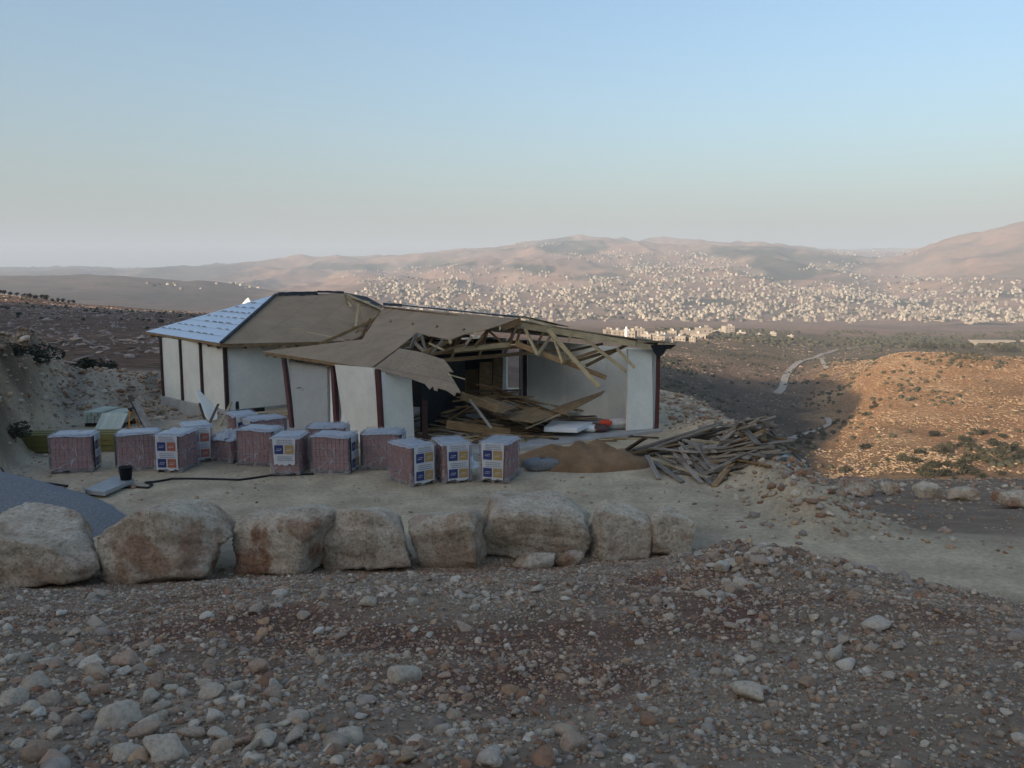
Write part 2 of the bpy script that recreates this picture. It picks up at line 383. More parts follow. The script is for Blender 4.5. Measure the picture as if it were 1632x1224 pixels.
def stone_mat(name, vattr=None):
    m, nt, p, o = new_mat(name); geo = coords(nt)
    n = noise(nt, geo, 5.0 if vattr is None else 18, 7, .7)
    if vattr: base = nd(nt, 'ShaderNodeAttribute', attribute_name=vattr).outputs['Color']
    else:
        oi = nd(nt, 'ShaderNodeObjectInfo')
        base = ramp(nt, oi.outputs['Random'], [(0, (.52, .45, .35)), (.2, (.40, .33, .25)), (.4, (.36, .25, .18)), (.55, (.46, .40, .31)), (.7, (.32, .22, .15)), (.85, (.56, .50, .41)), (1, (.38, .33, .27))]).outputs[0]
    r = ramp(nt, n.outputs['Fac'], [(.25, (.55, .5, .45)), (.5, (1, 1, 1)), (.75, (1.25, 1.22, 1.2))])
    nt.links.new(mixc(nt, 1.0, base, r.outputs[0], 'MULTIPLY'), p.inputs['Base Color']); p.inputs['Roughness'].default_value = .92; p.inputs['Specular IOR Level'].default_value = .15
    bump(nt, p, n.outputs['Fac'], .5, .02); return m
M['stone'] = stone_mat('limestone'); M['stone_v'] = stone_mat('limestone_mixed', 'soil')
def boulder_mat():
    m, nt, p, o = new_mat('boulder_limestone'); oc = coords(nt); oi = nd(nt, 'ShaderNodeObjectInfo')
    add = nd(nt, 'ShaderNodeVectorMath', operation='ADD'); nt.links.new(oc, add.inputs[0])
    sc_ = nd(nt, 'ShaderNodeVectorMath', operation='SCALE'); sc_.inputs[0].default_value = (37, 21, 53); nt.links.new(oi.outputs['Random'], sc_.inputs['Scale']); nt.links.new(sc_.outputs[0], add.inputs[1])
    co = add.outputs[0]
    n = noise(nt, co, 2.2, 9, .68); r = ramp(nt, n.outputs['Fac'], [(.28, (.36, .275, .195)), (.42, (.57, .465, .345)), (.58, (.69, .585, .45)), (.75, (.77, .68, .56))])
    n2 = noise(nt, co, 1.1, 6, .6, .6); k = ramp(nt, n2.outputs['Fac'], [(.50, (0, 0, 0)), (.60, (1, 1, 1))])
    n4 = noise(nt, co, 5, 6, .6); red = ramp(nt, n4.outputs['Fac'], [(.3, (.30, .16, .10)), (.7, (.48, .29, .18))])
    amt = nd(nt, 'ShaderNodeAttribute', attribute_name='rust', attribute_type='OBJECT').outputs['Fac']
    f = nd(nt, 'ShaderNodeMath', operation='MULTIPLY'); nt.links.new(k.outputs[0], f.inputs[0]); nt.links.new(amt, f.inputs[1])
    out = mixc(nt, f.outputs[0], r.outputs[0], red.outputs[0])
    n5 = noise(nt, mapped(nt, co, 2, 2, .5), 1.6, 5, .6); g = ramp(nt, n5.outputs['Fac'], [(.48, (1, 1, 1)), (.72, (.74, .73, .72))])
    out = mixc(nt, 1.0, out, g.outputs[0], 'MULTIPLY')
    nt.links.new(out, p.inputs['Base Color']); p.inputs['Roughness'].default_value = .93; p.inputs['Specular IOR Level'].default_value = .12
    nb = noise(nt, co, 7, 8, .72); sp = noise(nt, co, 16, 6, .8); spr = ramp(nt, sp.outputs['Fac'], [(.36, (.55, .5, .45)), (.48, (1, 1, 1)), (.66, (1.2, 1.18, 1.15))]); nt.links.new(mixc(nt, 1.0, out, spr.outputs[0], 'MULTIPLY'), p.inputs['Base Color']); bump(nt, p, nb.outputs['Fac'], 1.0, .12); return m
M['boulder'] = boulder_mat()

# ------------------------------------------------------------------ ground: one polar sheet cut into near ground, valley and mountains
def soil_color(X, Y, Z):
    px, py = proj(np.stack([X, Y, Z], -1))
    C = np.zeros(X.shape+(3,))
    def put(mask, col):
        m = np.clip(mask, 0, 1)[..., None]; C[:] = C*(1-m)+np.array(col)*m
    nz = fbm(X*.35, Y*.35, 4); nb = fbm(X*.08+3, Y*.08, 4)
    put(np.ones_like(X), (.45, .36, .245))                                   # terrace dust
    d = foot(X)-Y
    put(sst(-.3, .8, d+.6*nz), (.25, .185, .13))                          # rubble slope
    put(sst(.5, 3, d)*sst(.05, .5, fbm(X*.5+8, Y*.5, 4)+.15), (.15, .085, .06))   # red earth in it
    put(sst(-2.2, -1, d)*sst(.4, -.2, d)*sst(5.5, 3, X)*.6, (.27, .22, .165))
    put(sst(-.1, .35, nb+.1)*sst(16, 18, Y)*(1-sst(36, 44, Y))*.45, (.42, .345, .25))
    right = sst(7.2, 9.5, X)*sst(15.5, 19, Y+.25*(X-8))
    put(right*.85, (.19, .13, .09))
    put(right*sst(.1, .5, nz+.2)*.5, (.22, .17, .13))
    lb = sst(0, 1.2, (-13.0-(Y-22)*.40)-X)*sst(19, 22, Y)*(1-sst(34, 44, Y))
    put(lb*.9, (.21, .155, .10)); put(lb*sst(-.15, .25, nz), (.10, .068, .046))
    put(sst(29, 32, Y)*(1-sst(42, 47, Y))*sst(-9, -12, X)*(1-lb)*.9, (.37, .32, .25))
    # beyond the terrace
    far = sst(42, 52, Y)
    big = fbm(X/55, Y/55, 4); mid = fbm(X/14+5, Y/14, 4); huge = fbm(X/600, Y/600, 4)
    base = np.array((.165, .105, .075))*np.ones(X.shape+(1,))
    def b(mask, col):
        m = np.clip(mask, 0, 1)[..., None]; base[:] = base*(1-m)+np.array(col)*m
    b(sst(0, .5, mid+.1)*.7, (.21, .135, .095)); b(sst(.1, .5, big)*.6, (.14, .115, .08))
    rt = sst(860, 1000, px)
    b(rt, (.085, .066, .048)); b(rt*sst(0, .5, mid+.05)*.8, (.125, .09, .064)); fl = rt*sst(400, 520, Y); b(fl, (.23, .15, .10)); b(fl*sst(0, .4, mid)*.8, (.31, .215, .15))  # valley soil darkened for its shade, sunlit fields beyond painted lighter
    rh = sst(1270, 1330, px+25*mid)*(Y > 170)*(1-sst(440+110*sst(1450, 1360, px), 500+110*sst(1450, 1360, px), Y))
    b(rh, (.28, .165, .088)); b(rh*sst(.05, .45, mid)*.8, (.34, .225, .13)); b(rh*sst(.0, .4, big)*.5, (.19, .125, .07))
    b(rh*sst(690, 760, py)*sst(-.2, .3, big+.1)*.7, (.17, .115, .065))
    ol = rt*sst(440, 620, Y)*(1-sst(1050, 1250, Y))
    b(ol*.75, (.105, .098, .06)); b(ol*sst(.05, .45, mid+.4*big)*.7, (.2, .14, .095))
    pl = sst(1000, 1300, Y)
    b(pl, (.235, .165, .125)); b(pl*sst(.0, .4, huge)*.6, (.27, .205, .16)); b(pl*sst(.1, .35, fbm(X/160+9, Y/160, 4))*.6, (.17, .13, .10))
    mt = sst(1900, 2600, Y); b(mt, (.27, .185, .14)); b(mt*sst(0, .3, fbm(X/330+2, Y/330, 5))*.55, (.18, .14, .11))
    # pine woods on the mountain flanks
    def blob(cx, cy, rx, ry, n=.35):
        q = ((px-cx)/rx)**2+((py-cy)/ry)**2+n*2*fbm(px/30, py/14, 4); return sst(1.1, .75, q)
    fo = np.zeros_like(X)
    for a in ((915,392,62,14),(840,428,50,9),(1180,402,95,11),(1290,420,110,17),(1245,436,70,11),(960,443,42,7),(1010,380,30,4),(1450,483,40,8),(700,420,60,6),(560,425,90,6),(1350,478,70,5),(1600,470,40,6),(1560,520,60,6),(1120,482,50,5)): fo = np.maximum(fo, blob(*a))
    b(fo*(Y > 1500)*.85, (.05, .058, .045)); b((Y > 1800)*sst(.12, .3, fbm(X/210+7, Y/210, 5))*.5, (.10, .095, .07)); b((Y > 1800)*sst(.1, .32, fbm(X/120+1, Y/260, 5))*.5, (.31, .24, .19))
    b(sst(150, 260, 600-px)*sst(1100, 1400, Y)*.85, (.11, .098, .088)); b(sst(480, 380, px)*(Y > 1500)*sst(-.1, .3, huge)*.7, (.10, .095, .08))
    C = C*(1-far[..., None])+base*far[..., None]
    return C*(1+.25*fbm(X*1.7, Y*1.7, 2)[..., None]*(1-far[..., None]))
def build_ground():
    rows = np.concatenate([np.exp(np.linspace(math.log(2.2), math.log(52), 330)), np.exp(np.linspace(math.log(52), math.log(900), 230))[1:], np.exp(np.linspace(math.log(900), math.log(14000), 170))[1:]])
    q = np.linspace(-1, 1, 641); a = .66*q+.50*np.sign(q)*np.maximum(0, np.abs(q)-.86)/.14*1.0
    a = np.sort(a)
    A, Yg = np.meshgrid(a, rows); X = A*Yg
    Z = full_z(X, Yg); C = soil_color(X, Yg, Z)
    nr, nc = X.shape; V = np.stack([X, Yg, Z], -1).reshape(-1, 3); C = C.reshape(-1, 3)
    I = np.arange(nr*nc).reshape(nr, nc)
    F = np.stack([I[:-1, :-1], I[:-1, 1:], I[1:, 1:], I[1:, :-1]], -1)
    yc = (Yg[:-1, :-1]+Yg[1:, 1:])/2; xc = (X[:-1, :-1]+X[1:, 1:])/2
    reg = np.where(yc < 52, 0, np.where(yc < 900, 1, 2))
    f = foot(xc); road = (yc > f+.35) & (yc < 20.5+.22*np.maximum(0, 4-np.abs(xc)))  & (xc > -9.5+.0*yc) & (reg == 0)
    reg = np.where(road, 3, reg)
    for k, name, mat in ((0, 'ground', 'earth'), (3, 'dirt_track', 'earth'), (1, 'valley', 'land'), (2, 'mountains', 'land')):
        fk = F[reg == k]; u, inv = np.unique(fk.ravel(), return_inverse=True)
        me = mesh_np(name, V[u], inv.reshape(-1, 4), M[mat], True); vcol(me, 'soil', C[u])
        tag(obj(name, me), kind='structure')
build_ground()
def build_hill():
    l = np.linspace(-620, 380, 150); s = np.concatenate([np.linspace(6, -40, 30), np.linspace(-46, -480, 70)])
    Lg, Sg = np.meshgrid(l, s); X = Lg*SC+Sg*SS; Y = -Lg*SS+Sg*SC
    Z = full_z(X, Y)-.35-1.5*sst(-30, 6, Sg)*(np.hypot(X, Y) > 30)
    nr, nc = X.shape; I = np.arange(nr*nc).reshape(nr, nc); F = np.stack([I[:-1, :-1], I[1:, :-1], I[1:, 1:], I[:-1, 1:]], -1).reshape(-1, 4)[:, ::-1]
    me = mesh_np('hillside', np.stack([X, Y, Z], -1).reshape(-1, 3), F, M['land'], True)
    vcol(me, 'soil', np.tile(np.array([[.125, .085, .058]]), (X.size, 1)))
    tag(obj('hillside', me), kind='structure')
build_hill()
def gz(x, y): return float(full_z(np.array([float(x)]), np.array([float(y)]))[0])
# ------------------------------------------------------------------ the wrecked house
UX, VX = np.array([.76, .65, 0]), np.array([.65, -.76, 0])     # along the main ridge / towards the front of the wing
SLAB = .10
house = empty('collapsed_house', (-4.0, 30.0, 0.0))
tag(house, 'half collapsed single-storey house of white panels with a broken brown board roof', 'house')
def plane3(a, b, c):
    a, b, c = map(np.asarray, (a, b, c)); n = np.cross(b-a, c-a); n = n/np.linalg.norm(n); n = n if n[2] > 0 else -n
    return n, float(n @ a)
def on_plane(px, py, pl):
    d = ray(px, py); o = np.array([0, 0, CAMZ]); t = (pl[1]-pl[0] @ o)/(pl[0] @ d); return o+d*t
def hp(name, P, th, mat, **k): return slab_poly(name, P, th, M[mat], house, **k)
def hb(name, p0, p1, w, h, mat, roll=0.0): return beam(name, p0, p1, w, h, M[mat], house, roll)
def wall_quad(name, a, b, h0, h1, th, mat, side, za=None, zb=None):
    """upright panel from a to b (base points), outside face towards side"""
    a, b = np.array(a, float), np.array(b, float)
    P = [a, b, b+np.array([0, 0, h1]), a+np.array([0, 0, h0])]
    return hp(name, P, th, mat, normal=tuple(side))
# --- base points of the main block
A1 = at_z(262, 631, SLAB); A4 = at_z(363, 654, SLAB)
FL = at_y(352, 548, 31.7); EL = at_y(232, 529, 38.45); AP = at_y(440, 470, 38.0); RR = at_y(548, 467, 40.05)
out_l = -UX; out_f = VX
WH = 2.5
# foundation slabs
def slab_block(name, pts, z0, z1):
    n = len(pts); V = [(p[0], p[1], z0) for p in pts]+[(p[0], p[1], z1) for p in pts]
    a = sum(pts[i][0]*pts[(i+1) % n][1]-pts[(i+1) % n][0]*pts[i][1] for i in range(n))
    F = [tuple(range(n-1, -1, -1)), tuple(range(n, 2*n))]+[(i, (i+1) % n, (i+1) % n+n, i+n) for i in range(n)]
    if a < 0: F = [f[::-1] for f in F]
    V = [(x-house.location.x, y-house.location.y, z) for x, y, z in V]
    return obj(name, mesh_py(name, V, F, M['concrete']), house)
e = .12
B1 = A1+out_l*e-VX*(-e)*0; main_back = A1-VX*.3
ML = A4-A1; ML = ML/np.linalg.norm(ML)
slab_block('foundation', [A1+out_l*e-ML*e, A4+out_l*e+ML*e, A4+UX*7.2+ML*e, A1+UX*9.0-ML*e], -1.1, SLAB)
W0 = at_z(462, 682, SLAB)            # left rear corner of the wing
W2 = at_z(607, 716, SLAB)            # its left front corner
WV = (W2-W0); WVL = np.linalg.norm(WV); WV = WV/WVL
RC = at_z(1046, 682, SLAB)           # right front corner
RB = at_z(838, 646, SLAB)            # far post of the right wall
slab_block('foundation', [W0+out_l*.1-WV*1.0, W2+out_l*.1+WV*.15, W2+UX*1.6+WV*.2, at_z(760, 722, SLAB), at_z(936, 700, SLAB), at_z(1056, 684, SLAB), RC+UX*.25-VX*.3, RB+UX*.4-VX*8, W0+UX*3-VX*2], -.75, SLAB-.012)
# --- main block: left wall of three panels between brown posts
LX = [262, 292.6, 325, 363]
ts = []
for x in LX:
    d0, d1 = A1, A4; lo, hi = 0., 1.
    for _ in range(40):
        m = (lo+hi)/2
        if proj(d0+(d1-d0)*m)[0] < x: lo = m
        else: hi = m
    ts.append(lo)
base = [A1+(A4-A1)*t for t in ts]
for i in range(3):
    g = ML*.07; wall_quad('wall_panel', base[i]+g, base[i+1]-g, WH, WH, .08, 'panel', out_l)
for i, b in enumerate(base):
    q = b+out_l*.015; hb('post', q, q+np.array([0, 0, WH+.02]), .13, .13, 'post_dark', .785*0+math.atan2(UX[1], UX[0]))
# front wall of the main block, back and right walls
L_front = 6.9
for i in range(3):
    a = A4+UX*(.08+i*2.3); b = A4+UX*(.08+(i+1)*2.3-.012); wall_quad('wall_panel', a, b, WH, WH, .08, 'panel', out_f)
C4 = A4+UX*L_front; C1 = A1+UX*L_front
for i in range(3):
    a = A1+UX*(i*2.3); b = A1+UX*((i+1)*2.3-.012); wall_quad('wall_panel', a, b, WH, WH, .08, 'panel', -out_f)
wall_quad('wall_panel', C1, C1+ML*3.1, WH, WH, .08, 'panel', UX)
# --- main roof: silver underlay on the left hip, boards on the front slope
pl_hip = plane3(EL, FL, AP); pl_front = plane3(FL, AP, RR)
def lift(P, n, d): return [np.asarray(p)+np.asarray(n)*d for p in P]
hp('hip_board', [EL, FL, AP], .05, 'osb_under', normal=(0, 0, 1))
NS = 9
for k in range(NS):          # lapped strips of silver underlay, lowest first
    t0, t1 = k/NS, (k+1)/NS+.012 if k < NS-1 else .985
    a0, b0 = EL+(AP-EL)*t0, FL+(AP-FL)*t0; a1, b1 = EL+(AP-EL)*t1, FL+(AP-FL)*t1
    n = pl_hip[0]; q = .012+.003*(k % 2)
    P = [a0+n*(q+.014), b0+n*(q+.014), b1+n*q, a1+n*q]
    hp('underlay_strip', P, .008, 'silver', normal=(0, 0, 1))
for k in range(1, NS):       # battens: short dark lengths nailed along the laps
    t = (k+.06)/NS; a, b = EL+(AP-EL)*t, FL+(AP-FL)*t; L = np.linalg.norm(b-a); s = .25+.3*rnd.random()
    while s < L-.5:
        l = rnd.uniform(.2, .5)
        if rnd.random() < .7:
            d = (b-a)/L; p = a+d*s+pl_hip[0]*.045; hb('batten', p, p+d*min(l, L-s-.1), .04, .02, 'wood_grey')
        s += l+rnd.uniform(.3, .55)
hp('roof_sheathing', [FL, AP, RR, on_plane(585, 494, pl_front), on_plane(600, 520, pl_front), on_plane(575, 543, pl_front)], .03, 'osb', normal=(0, 0, 1))
bk = EL+UX*8.3
hp('roof_sheathing', [EL, AP, RR, bk], .03, 'osb_under', normal=(0, 0, 1))
nrm = pl_front[0]
hb('hip_cap', FL+nrm*.05, AP+nrm*.05, .12, .05, 'black_film')
hb('eave_board', EL-np.array([0, 0, .06]), FL-np.array([0, 0, .06]), .03, .09, 'wood_brown')
E2 = on_plane(575, 543, pl_front)
hb('eave_board', FL-np.array([0, 0, .09]), E2-np.array([0, 0, .09]), .03, .10, 'wood_brown')
for k in range(9):
    p = EL+(FL-EL)*(.06+.11*k)-np.array([0, 0, .17]); hb('rafter_tail', p+UX*.05, p+UX*.9+np.array([0, 0, .2]), .06, .12, 'wood_brown')
for k in range(8):
    p = FL+(E2-FL)*(.05+.12*k)-np.array([0, 0, .16]); hb('rafter_tail', p-VX*.06, p-VX*.8+np.array([0, 0, .2]), .06, .12, 'wood_brown')
# torn black membrane along the main ridge
up = np.array([0, 0, 1.])
def mid(a, b, t): return np.asarray(a)*(1-t)+np.asarray(b)*t
def torn(P0, P1, n, w, mat, name, th=.012, seed=3):
    q = random.Random(seed); a, b = [], []
    for i in range(n+1):
        t = i/n; c = mid(P0, P1, t); a.append(c+np.array([0, 0, .05+.02*q.random()])); b.append(c+np.asarray(w)*(q.uniform(.45, 1.0)))
    return hp(name, a+b[::-1], th, mat, normal=(0, 0, 1))
sl = on_plane(480, 480, pl_front)-mid(AP, RR, .35); sl = sl/np.linalg.norm(sl)
torn(mid(AP, RR, .02)+nrm*.06, mid(AP, RR, .60)+nrm*.06, 14, sl*.30, 'black_film', 'ridge_membrane')
torn(mid(AP, RR, .60)+nrm*.06, mid(AP, RR, 1.0)+nrm*.06, 8, sl*.13, 'black_film', 'ridge_membrane', seed=9)
RBk = np.array([-4.98, 33.2, 4.03]); RFr = np.array([.27, 26.4, 3.88])
# wrecked right end of the main ridge
hp('ridge_membrane', [RR, at_y(585, 473, 38.3), at_y(611, 487, 36.5), at_y(604, 493, 36.5), at_y(582, 484, 37.6), at_y(560, 476, 39)], .02, 'black_film', normal=(0, -1, .4))
hp('roof_sheathing', [at_y(556, 472, 39.6), at_y(606, 491, 36.8), at_y(600, 508, 36.6), at_y(583, 536, 36.0), at_y(570, 545, 36.0), at_y(562, 520, 37.2)], .03, 'osb_under', normal=(0, -1, .4))
for (a, b, Y0, Y1, w, h, m) in [((553,469),(613,495),36.2,34.2,.09,.05,'wood_pale'),((549,472),(590,482),37.5,36.5,.06,.05,'wood_pale'),((571,484),(567,520),36.2,35.4,.09,.05,'wood_pale'),((607,496),(578,536),34.5,34.2,.09,.06,'wood_brown'),((562,521),(600,538),34.6,33.6,.10,.04,'wood_brown'),((583,517),(567,530),34.8,34.4,.08,.04,'wood_grey'),((555,481),(560,488),36.5,36.3,.08,.05,'wood_pale'),((589,515),(575,536),34.4,34.2,.07,.05,'wood_grey'),((550,470),(554,486),37,36.4,.07,.05,'wood_brown'),((575,486),(606,489),36,35,.08,.04,'wood_grey'),((556,541),(578,543),33.6,33.0,.5,.03,'wood_brown')]:
    hb('broken_rafter', at_y(*a, Y0), at_y(*b, Y1), w, h, m)
hb('loose_batten', at_y(465, 524, 33.6), at_y(548, 541.5, 31.9), .05, .04, 'wood_pale')
# --- wing: left slope, its broken lower flap, right slope
Wa = at_y(417, 560, 31.4); Wb = at_y(590, 587, 25.4)
pl_w = plane3(Wa, Wb, RFr)
S1 = [(417,560),(590,587),(612,571),(637,552),(652,540),(664,530),(690,536),(717,541),(738,533),(762,528),(800,517),(830,509)]
P1 = [on_plane(x, y, pl_w) for x, y in S1]+[RFr, RBk+np.array([0, 0, 0]), on_plane(596, 512, pl_w), on_plane(577, 541, pl_w)]
P1.pop(-5+1) if False else None
hp('roof_sheathing', P1[:11]+[RFr, on_plane(613, 488.5, pl_w), on_plane(596, 512, pl_w), on_plane(577, 541, pl_w)], .03, 'osb', normal=(0, 0, 1))
S2 = [((590,587),25.40),((612,571),25.6),((637,552),25.9),((668,559),25.3),((708,573),24.7),((716,584),24.4),((723,594),24.25),((715,593),24.3),((725,610),24.0),((735,628),23.7),((727,627),23.75),((725,633),23.7),((712,624),23.8),((698,619),23.95),((697,624),23.9),((691,622),23.95),((690,616),24.05),((684,621),24.0),((677,612),24.2),((655,603),24.6),((620,593),25.0)]
hp('hanging_sheathing', [at_y(*p, Y)+np.array([0, 0, 0]) for p, Y in S2], .025, 'osb_under', normal=(0, -.3, 1))
hb('fascia', at_y(424, 564, 31.0), at_y(592, 590.5, 25.2), .03, .10, 'wood_brown')
for k in range(11):
    t = .05+.088*k; p = mid(Wa, Wb, t)-np.array([0, 0, .12]); hb('rafter_tail', p-UX*.02, p+UX*.8+np.array([0, 0, .27]), .06, .11, 'wood_brown')
hb('rafter_tail', at_y(588, 583, 25.2), at_y(591, 593, 25.15), .06, .06, 'wood_pale')
# silver underlay of the other slope showing as a line on the ridge
torn(on_plane(616, 486.5, pl_w)+up*.03, RFr+up*.05, 10, UX*.5-up*.05, 'silver', 'ridge_underlay', seed=5)
torn(on_plane(610, 487, pl_w)+up*.07, on_plane(640, 489, pl_w)+up*.05, 5, sl*.2, 'black_film', 'ridge_membrane', seed=6)
ER = at_y(1078, 549, 28.3); EB = ER-VX*9.5+np.array([0, 0, .0])
rake = [RFr+UX*.05, at_y(885, 519, 26.8), at_y(955, 531, 27.3), at_y(1020, 541, 27.8), ER]
hp('roof_sheathing', rake+[p-VX*.75 for p in rake[::-1]], .03, 'osb_under', normal=(0, 0, 1))
hp('roof_sheathing', [RFr-VX*3.3, ER-VX*3.6, EB, RBk-VX*.5], .03, 'osb_under', normal=(0, 0, 1))  # gap before this sheet added so skylight reaches the inner wall
for k in range(7): p = RFr+(ER-RFr)*(.08+.14*k)-up*.06; hb('purlin', p-VX*.3, p-VX*4.2, .05, .07, 'wood_brown')
torn(RFr+up*.03+UX*.1, at_y(905, 524, 27.0)+up*.03, 8, -VX*.9+up*.10, 'black_film', 'ridge_membrane', seed=12)
for (a, b, Y0, Y1) in [((832,507),(886,521),26.4,26.9),((846,508),(905,522),26.8,27.2),((838,512),(880,523),26.1,26.6),((858,513),(898,520),27,27.4)]:
    hb('loose_batten', at_y(*a, Y0)+up*.03, at_y(*b, Y1)+up*.03, .06, .04, 'wood_pale')
# hanging black corner at the right eave
hp('torn_membrane', [at_y(1036,549,28.0), at_y(1078,550,28.35), at_y(1070,556,28.35), at_y(1062,557,28.3), at_y(1057,565,28.3), at_y(1049,571,28.2), at_y(1043,562,28.1)], .02, 'black_film', normal=(0, -1, .2))
hb('fascia', at_y(1006, 546, 27.7), at_y(1036, 554, 28.0), .04, .16, 'wood_pale')
# --- trusses in the torn front
TR = [((829,518),(1012,548),26.5,27.7,.05,.20,'wood_pale'),((829,505),(827,524),26.4,26.4,.05,.06,'wood_pale'),((836,522),(856,565),26.5,26.3,.05,.09,'wood_pale'),((877,536),(857,566),26.7,26.3,.05,.09,'wood_pale'),
 ((873,525),(955,617),26.6,26.2,.05,.13,'wood_pale'),((881,533),(896,578),26.7,26.4,.05,.08,'wood_pale'),((902,558),(897,581),26.5,26.4,.05,.08,'wood_brown'),((822,548),(902,578),26.6,26.5,.06,.16,'wood_brown'),((828,549),(966,602),26.7,26.6,.05,.15,'wood_brown'),
 ((923,532),(998,592),27.2,27.0,.05,.11,'wood_pale'),((984,556),(1011,586),27.6,27.2,.05,.09,'wood_pale'),((911,529),(906,545),27,27,.05,.06,'wood_pale'),((955,558),(905,575),27.6,27.4,.05,.09,'wood_brown'),((1008,545),(934,583),28.2,28,.05,.10,'wood_brown'),((960,548),(905,560),28.4,28.2,.05,.08,'wood_brown'),((985,556),(920,575),28.6,28.4,.05,.10,'wood_brown'),
 ((800,523),(830,511),26.3,26.3,.05,.20,'wood_brown'),((724,558),(812,549),26.6,26.8,.05,.15,'wood_pale'),((815,526),(816,546),26.6,26.7,.05,.07,'wood_brown'),((830,523),(823,546),26.6,26.7,.05,.07,'wood_brown'),((772,532),(757,552),26.5,26.6,.05,.08,'wood_brown'),((752,536),(740,553),26.4,26.5,.05,.08,'wood_grey'),((780,528),(800,546),26.9,27,.05,.07,'wood_brown'),
 ((684,547),(707,558),26.2,26,.05,.05,'wood_pale'),((705,543),(688,564),26.2,26,.05,.08,'wood_grey'),((672,536),(679,560),26.4,26.2,.05,.10,'wood_grey'),((660,545),(676,560),26.2,26,.05,.10,'wood_grey'),((664,533),(655,554),26.3,26.1,.05,.12,'wood_grey'),((717,541),(718,548),25.9,25.9,.05,.10,'wood_pale'),((757,529),(758,537),26.1,26.1,.05,.09,'wood_pale'),((797,520),(797,526),26.2,26.2,.06,.12,'wood_pale'),((716,597),(740,604),24.2,24.4,.05,.04,'wood_pale'),((686,566),(740,549),25.8,26.4,.05,.07,'wood_brown')]
for a, b, Y0, Y1, w, h, m in TR: hb('truss_member', at_y(*a, Y0), at_y(*b, Y1), w, h, m)
for k in range(5):
    p = RFr+(RBk-RFr)*(.18+.18*k); hb('truss_member', p-up*.08-UX*3.2-up*1.15, p-up*.10, .05, .12, 'wood_brown'); hb('truss_member', p-up*.10, p+UX*3.6-up*.75, .05, .12, 'wood_brown')
    hb('truss_member', p-UX*3.2-up*1.3, p+UX*3.6-up*1.25, .05, .12, 'wood_brown')
    for s in (-1.6, -.5, .6, 1.8): hb('truss_member', p+UX*s-up*1.25, p+UX*(s+.5)-up*(.12+.22*abs(s+.5)), .05, .07, 'wood_brown')
# --- wing walls
def q3(px, py, Y): return at_y(px, py, Y)
# left wall: leaning posts, grey door panel, bulging cream panel, front panel
posts = [(q3(452, 566, 30.6), q3(467, 690, 28.5)), (q3(531, 580, 27.4), at_z(538, 702, SLAB-.02)), (q3(602, 589, 25.0), at_z(609, 718, SLAB-.02))]
for t, b in posts: hb('post', b, t, .15, .13, 'post', math.atan2(UX[1], UX[0]))
nl = tuple(out_l)
hp('door_panel', [q3(458, 569, 30.4), q3(522, 578, 28.05), q3(524, 702, 26.95), q3(470, 690, 28.35)], .07, 'panel_grey', normal=nl)
hp('wall_panel', [q3(523, 578, 28.1), q3(529, 579, 27.75), q3(533, 702, 26.95), q3(526, 702, 27.1)], .07, 'panel', normal=nl)
hp('wall_panel', [q3(534, 580, 27.45), q3(548, 582, 26.9), q3(548, 705, 26.3), q3(540, 703, 26.75)], .07, 'panel_grey', normal=nl)
hp('wall_panel', [q3(543, 582, 26.75), q3(600, 592, 24.95), q3(605, 716, 24.95), q3(572, 716, 25.7), q3(538, 690, 26.5), q3(546, 655, 26.6)], .07, 'panel', normal=nl)
hp('wall_panel', [q3(609, 592, 25.05), q3(656, 600, 25.75), q3(660, 709, 25.85), q3(612, 719, 25.0)], .08, 'panel', normal=tuple(out_f))
hb('door_handle', q3(474, 618.5, 28.9), q3(480, 617.5, 28.7), .03, .03, 'post_dark')
# right wall seen from inside
RW = RC-RB; RWL = np.linalg.norm(RW); RWd = RW/RWL
for i in range(3):
    a = RB+RWd*(.10+i*(RWL-.2)/3); b = RB+RWd*(.10+(i+1)*(RWL-.2)/3-.008); wall_quad('wall_panel', a, b, 2.62, 2.62, .09, 'panel_in_lit', -UX)
hb('post', RB-UX*.04, RB-UX*.04+up*2.6, .16, .10, 'post_dark')
wall_quad('wall_panel', RB-RWd*.30, RB-RWd*.05, 2.6, 2.6, .09, 'panel', -UX)
g0 = RB-RWd*1.22
wall_quad('wall_panel', g0-RWd*.35, g0, 2.6, 2.6, .09, 'panel', -UX); hb('window_jamb', RB-RWd*.32-UX*.03, RB-RWd*.32-UX*.03+up*2.6, .05, .05, 'post_dark')
wall_quad('window_sill', g0, RB-RWd*.31, .55, .55, .09, 'panel', -UX)
g1 = g0-RWd*.36; wall_quad('wall_panel', g1-RWd*5.5, g1, 2.6, 2.6, .09, 'panel', -UX)
wall_quad('wall_panel', g1-RWd*5.5-UX*7.5, g1-RWd*5.5, 2.7, 2.7, .09, 'panel_grey', VX)
# right end panel with its red post
pa, pb = at_z(1000, 686.5, SLAB), at_z(1041, 683, SLAB); top = np.array([0, 0, 2.66])
hp('wall_panel', [pa, pb, q3(1039, 556, pb[1]), q3(1001, 558, pa[1])], .10, 'panel', normal=(.1, -1, 0))
qb = at_z(1046, 682.5, SLAB)+np.array([.02, .05, 0]); hb('post', qb, qb+up*2.66, .12, .14, 'post')
hb('conduit', at_z(995, 672, SLAB)+up*.0, at_y(994.5, 598, at_z(995, 672, SLAB)[1]), .02, .02, 'pipe_black')
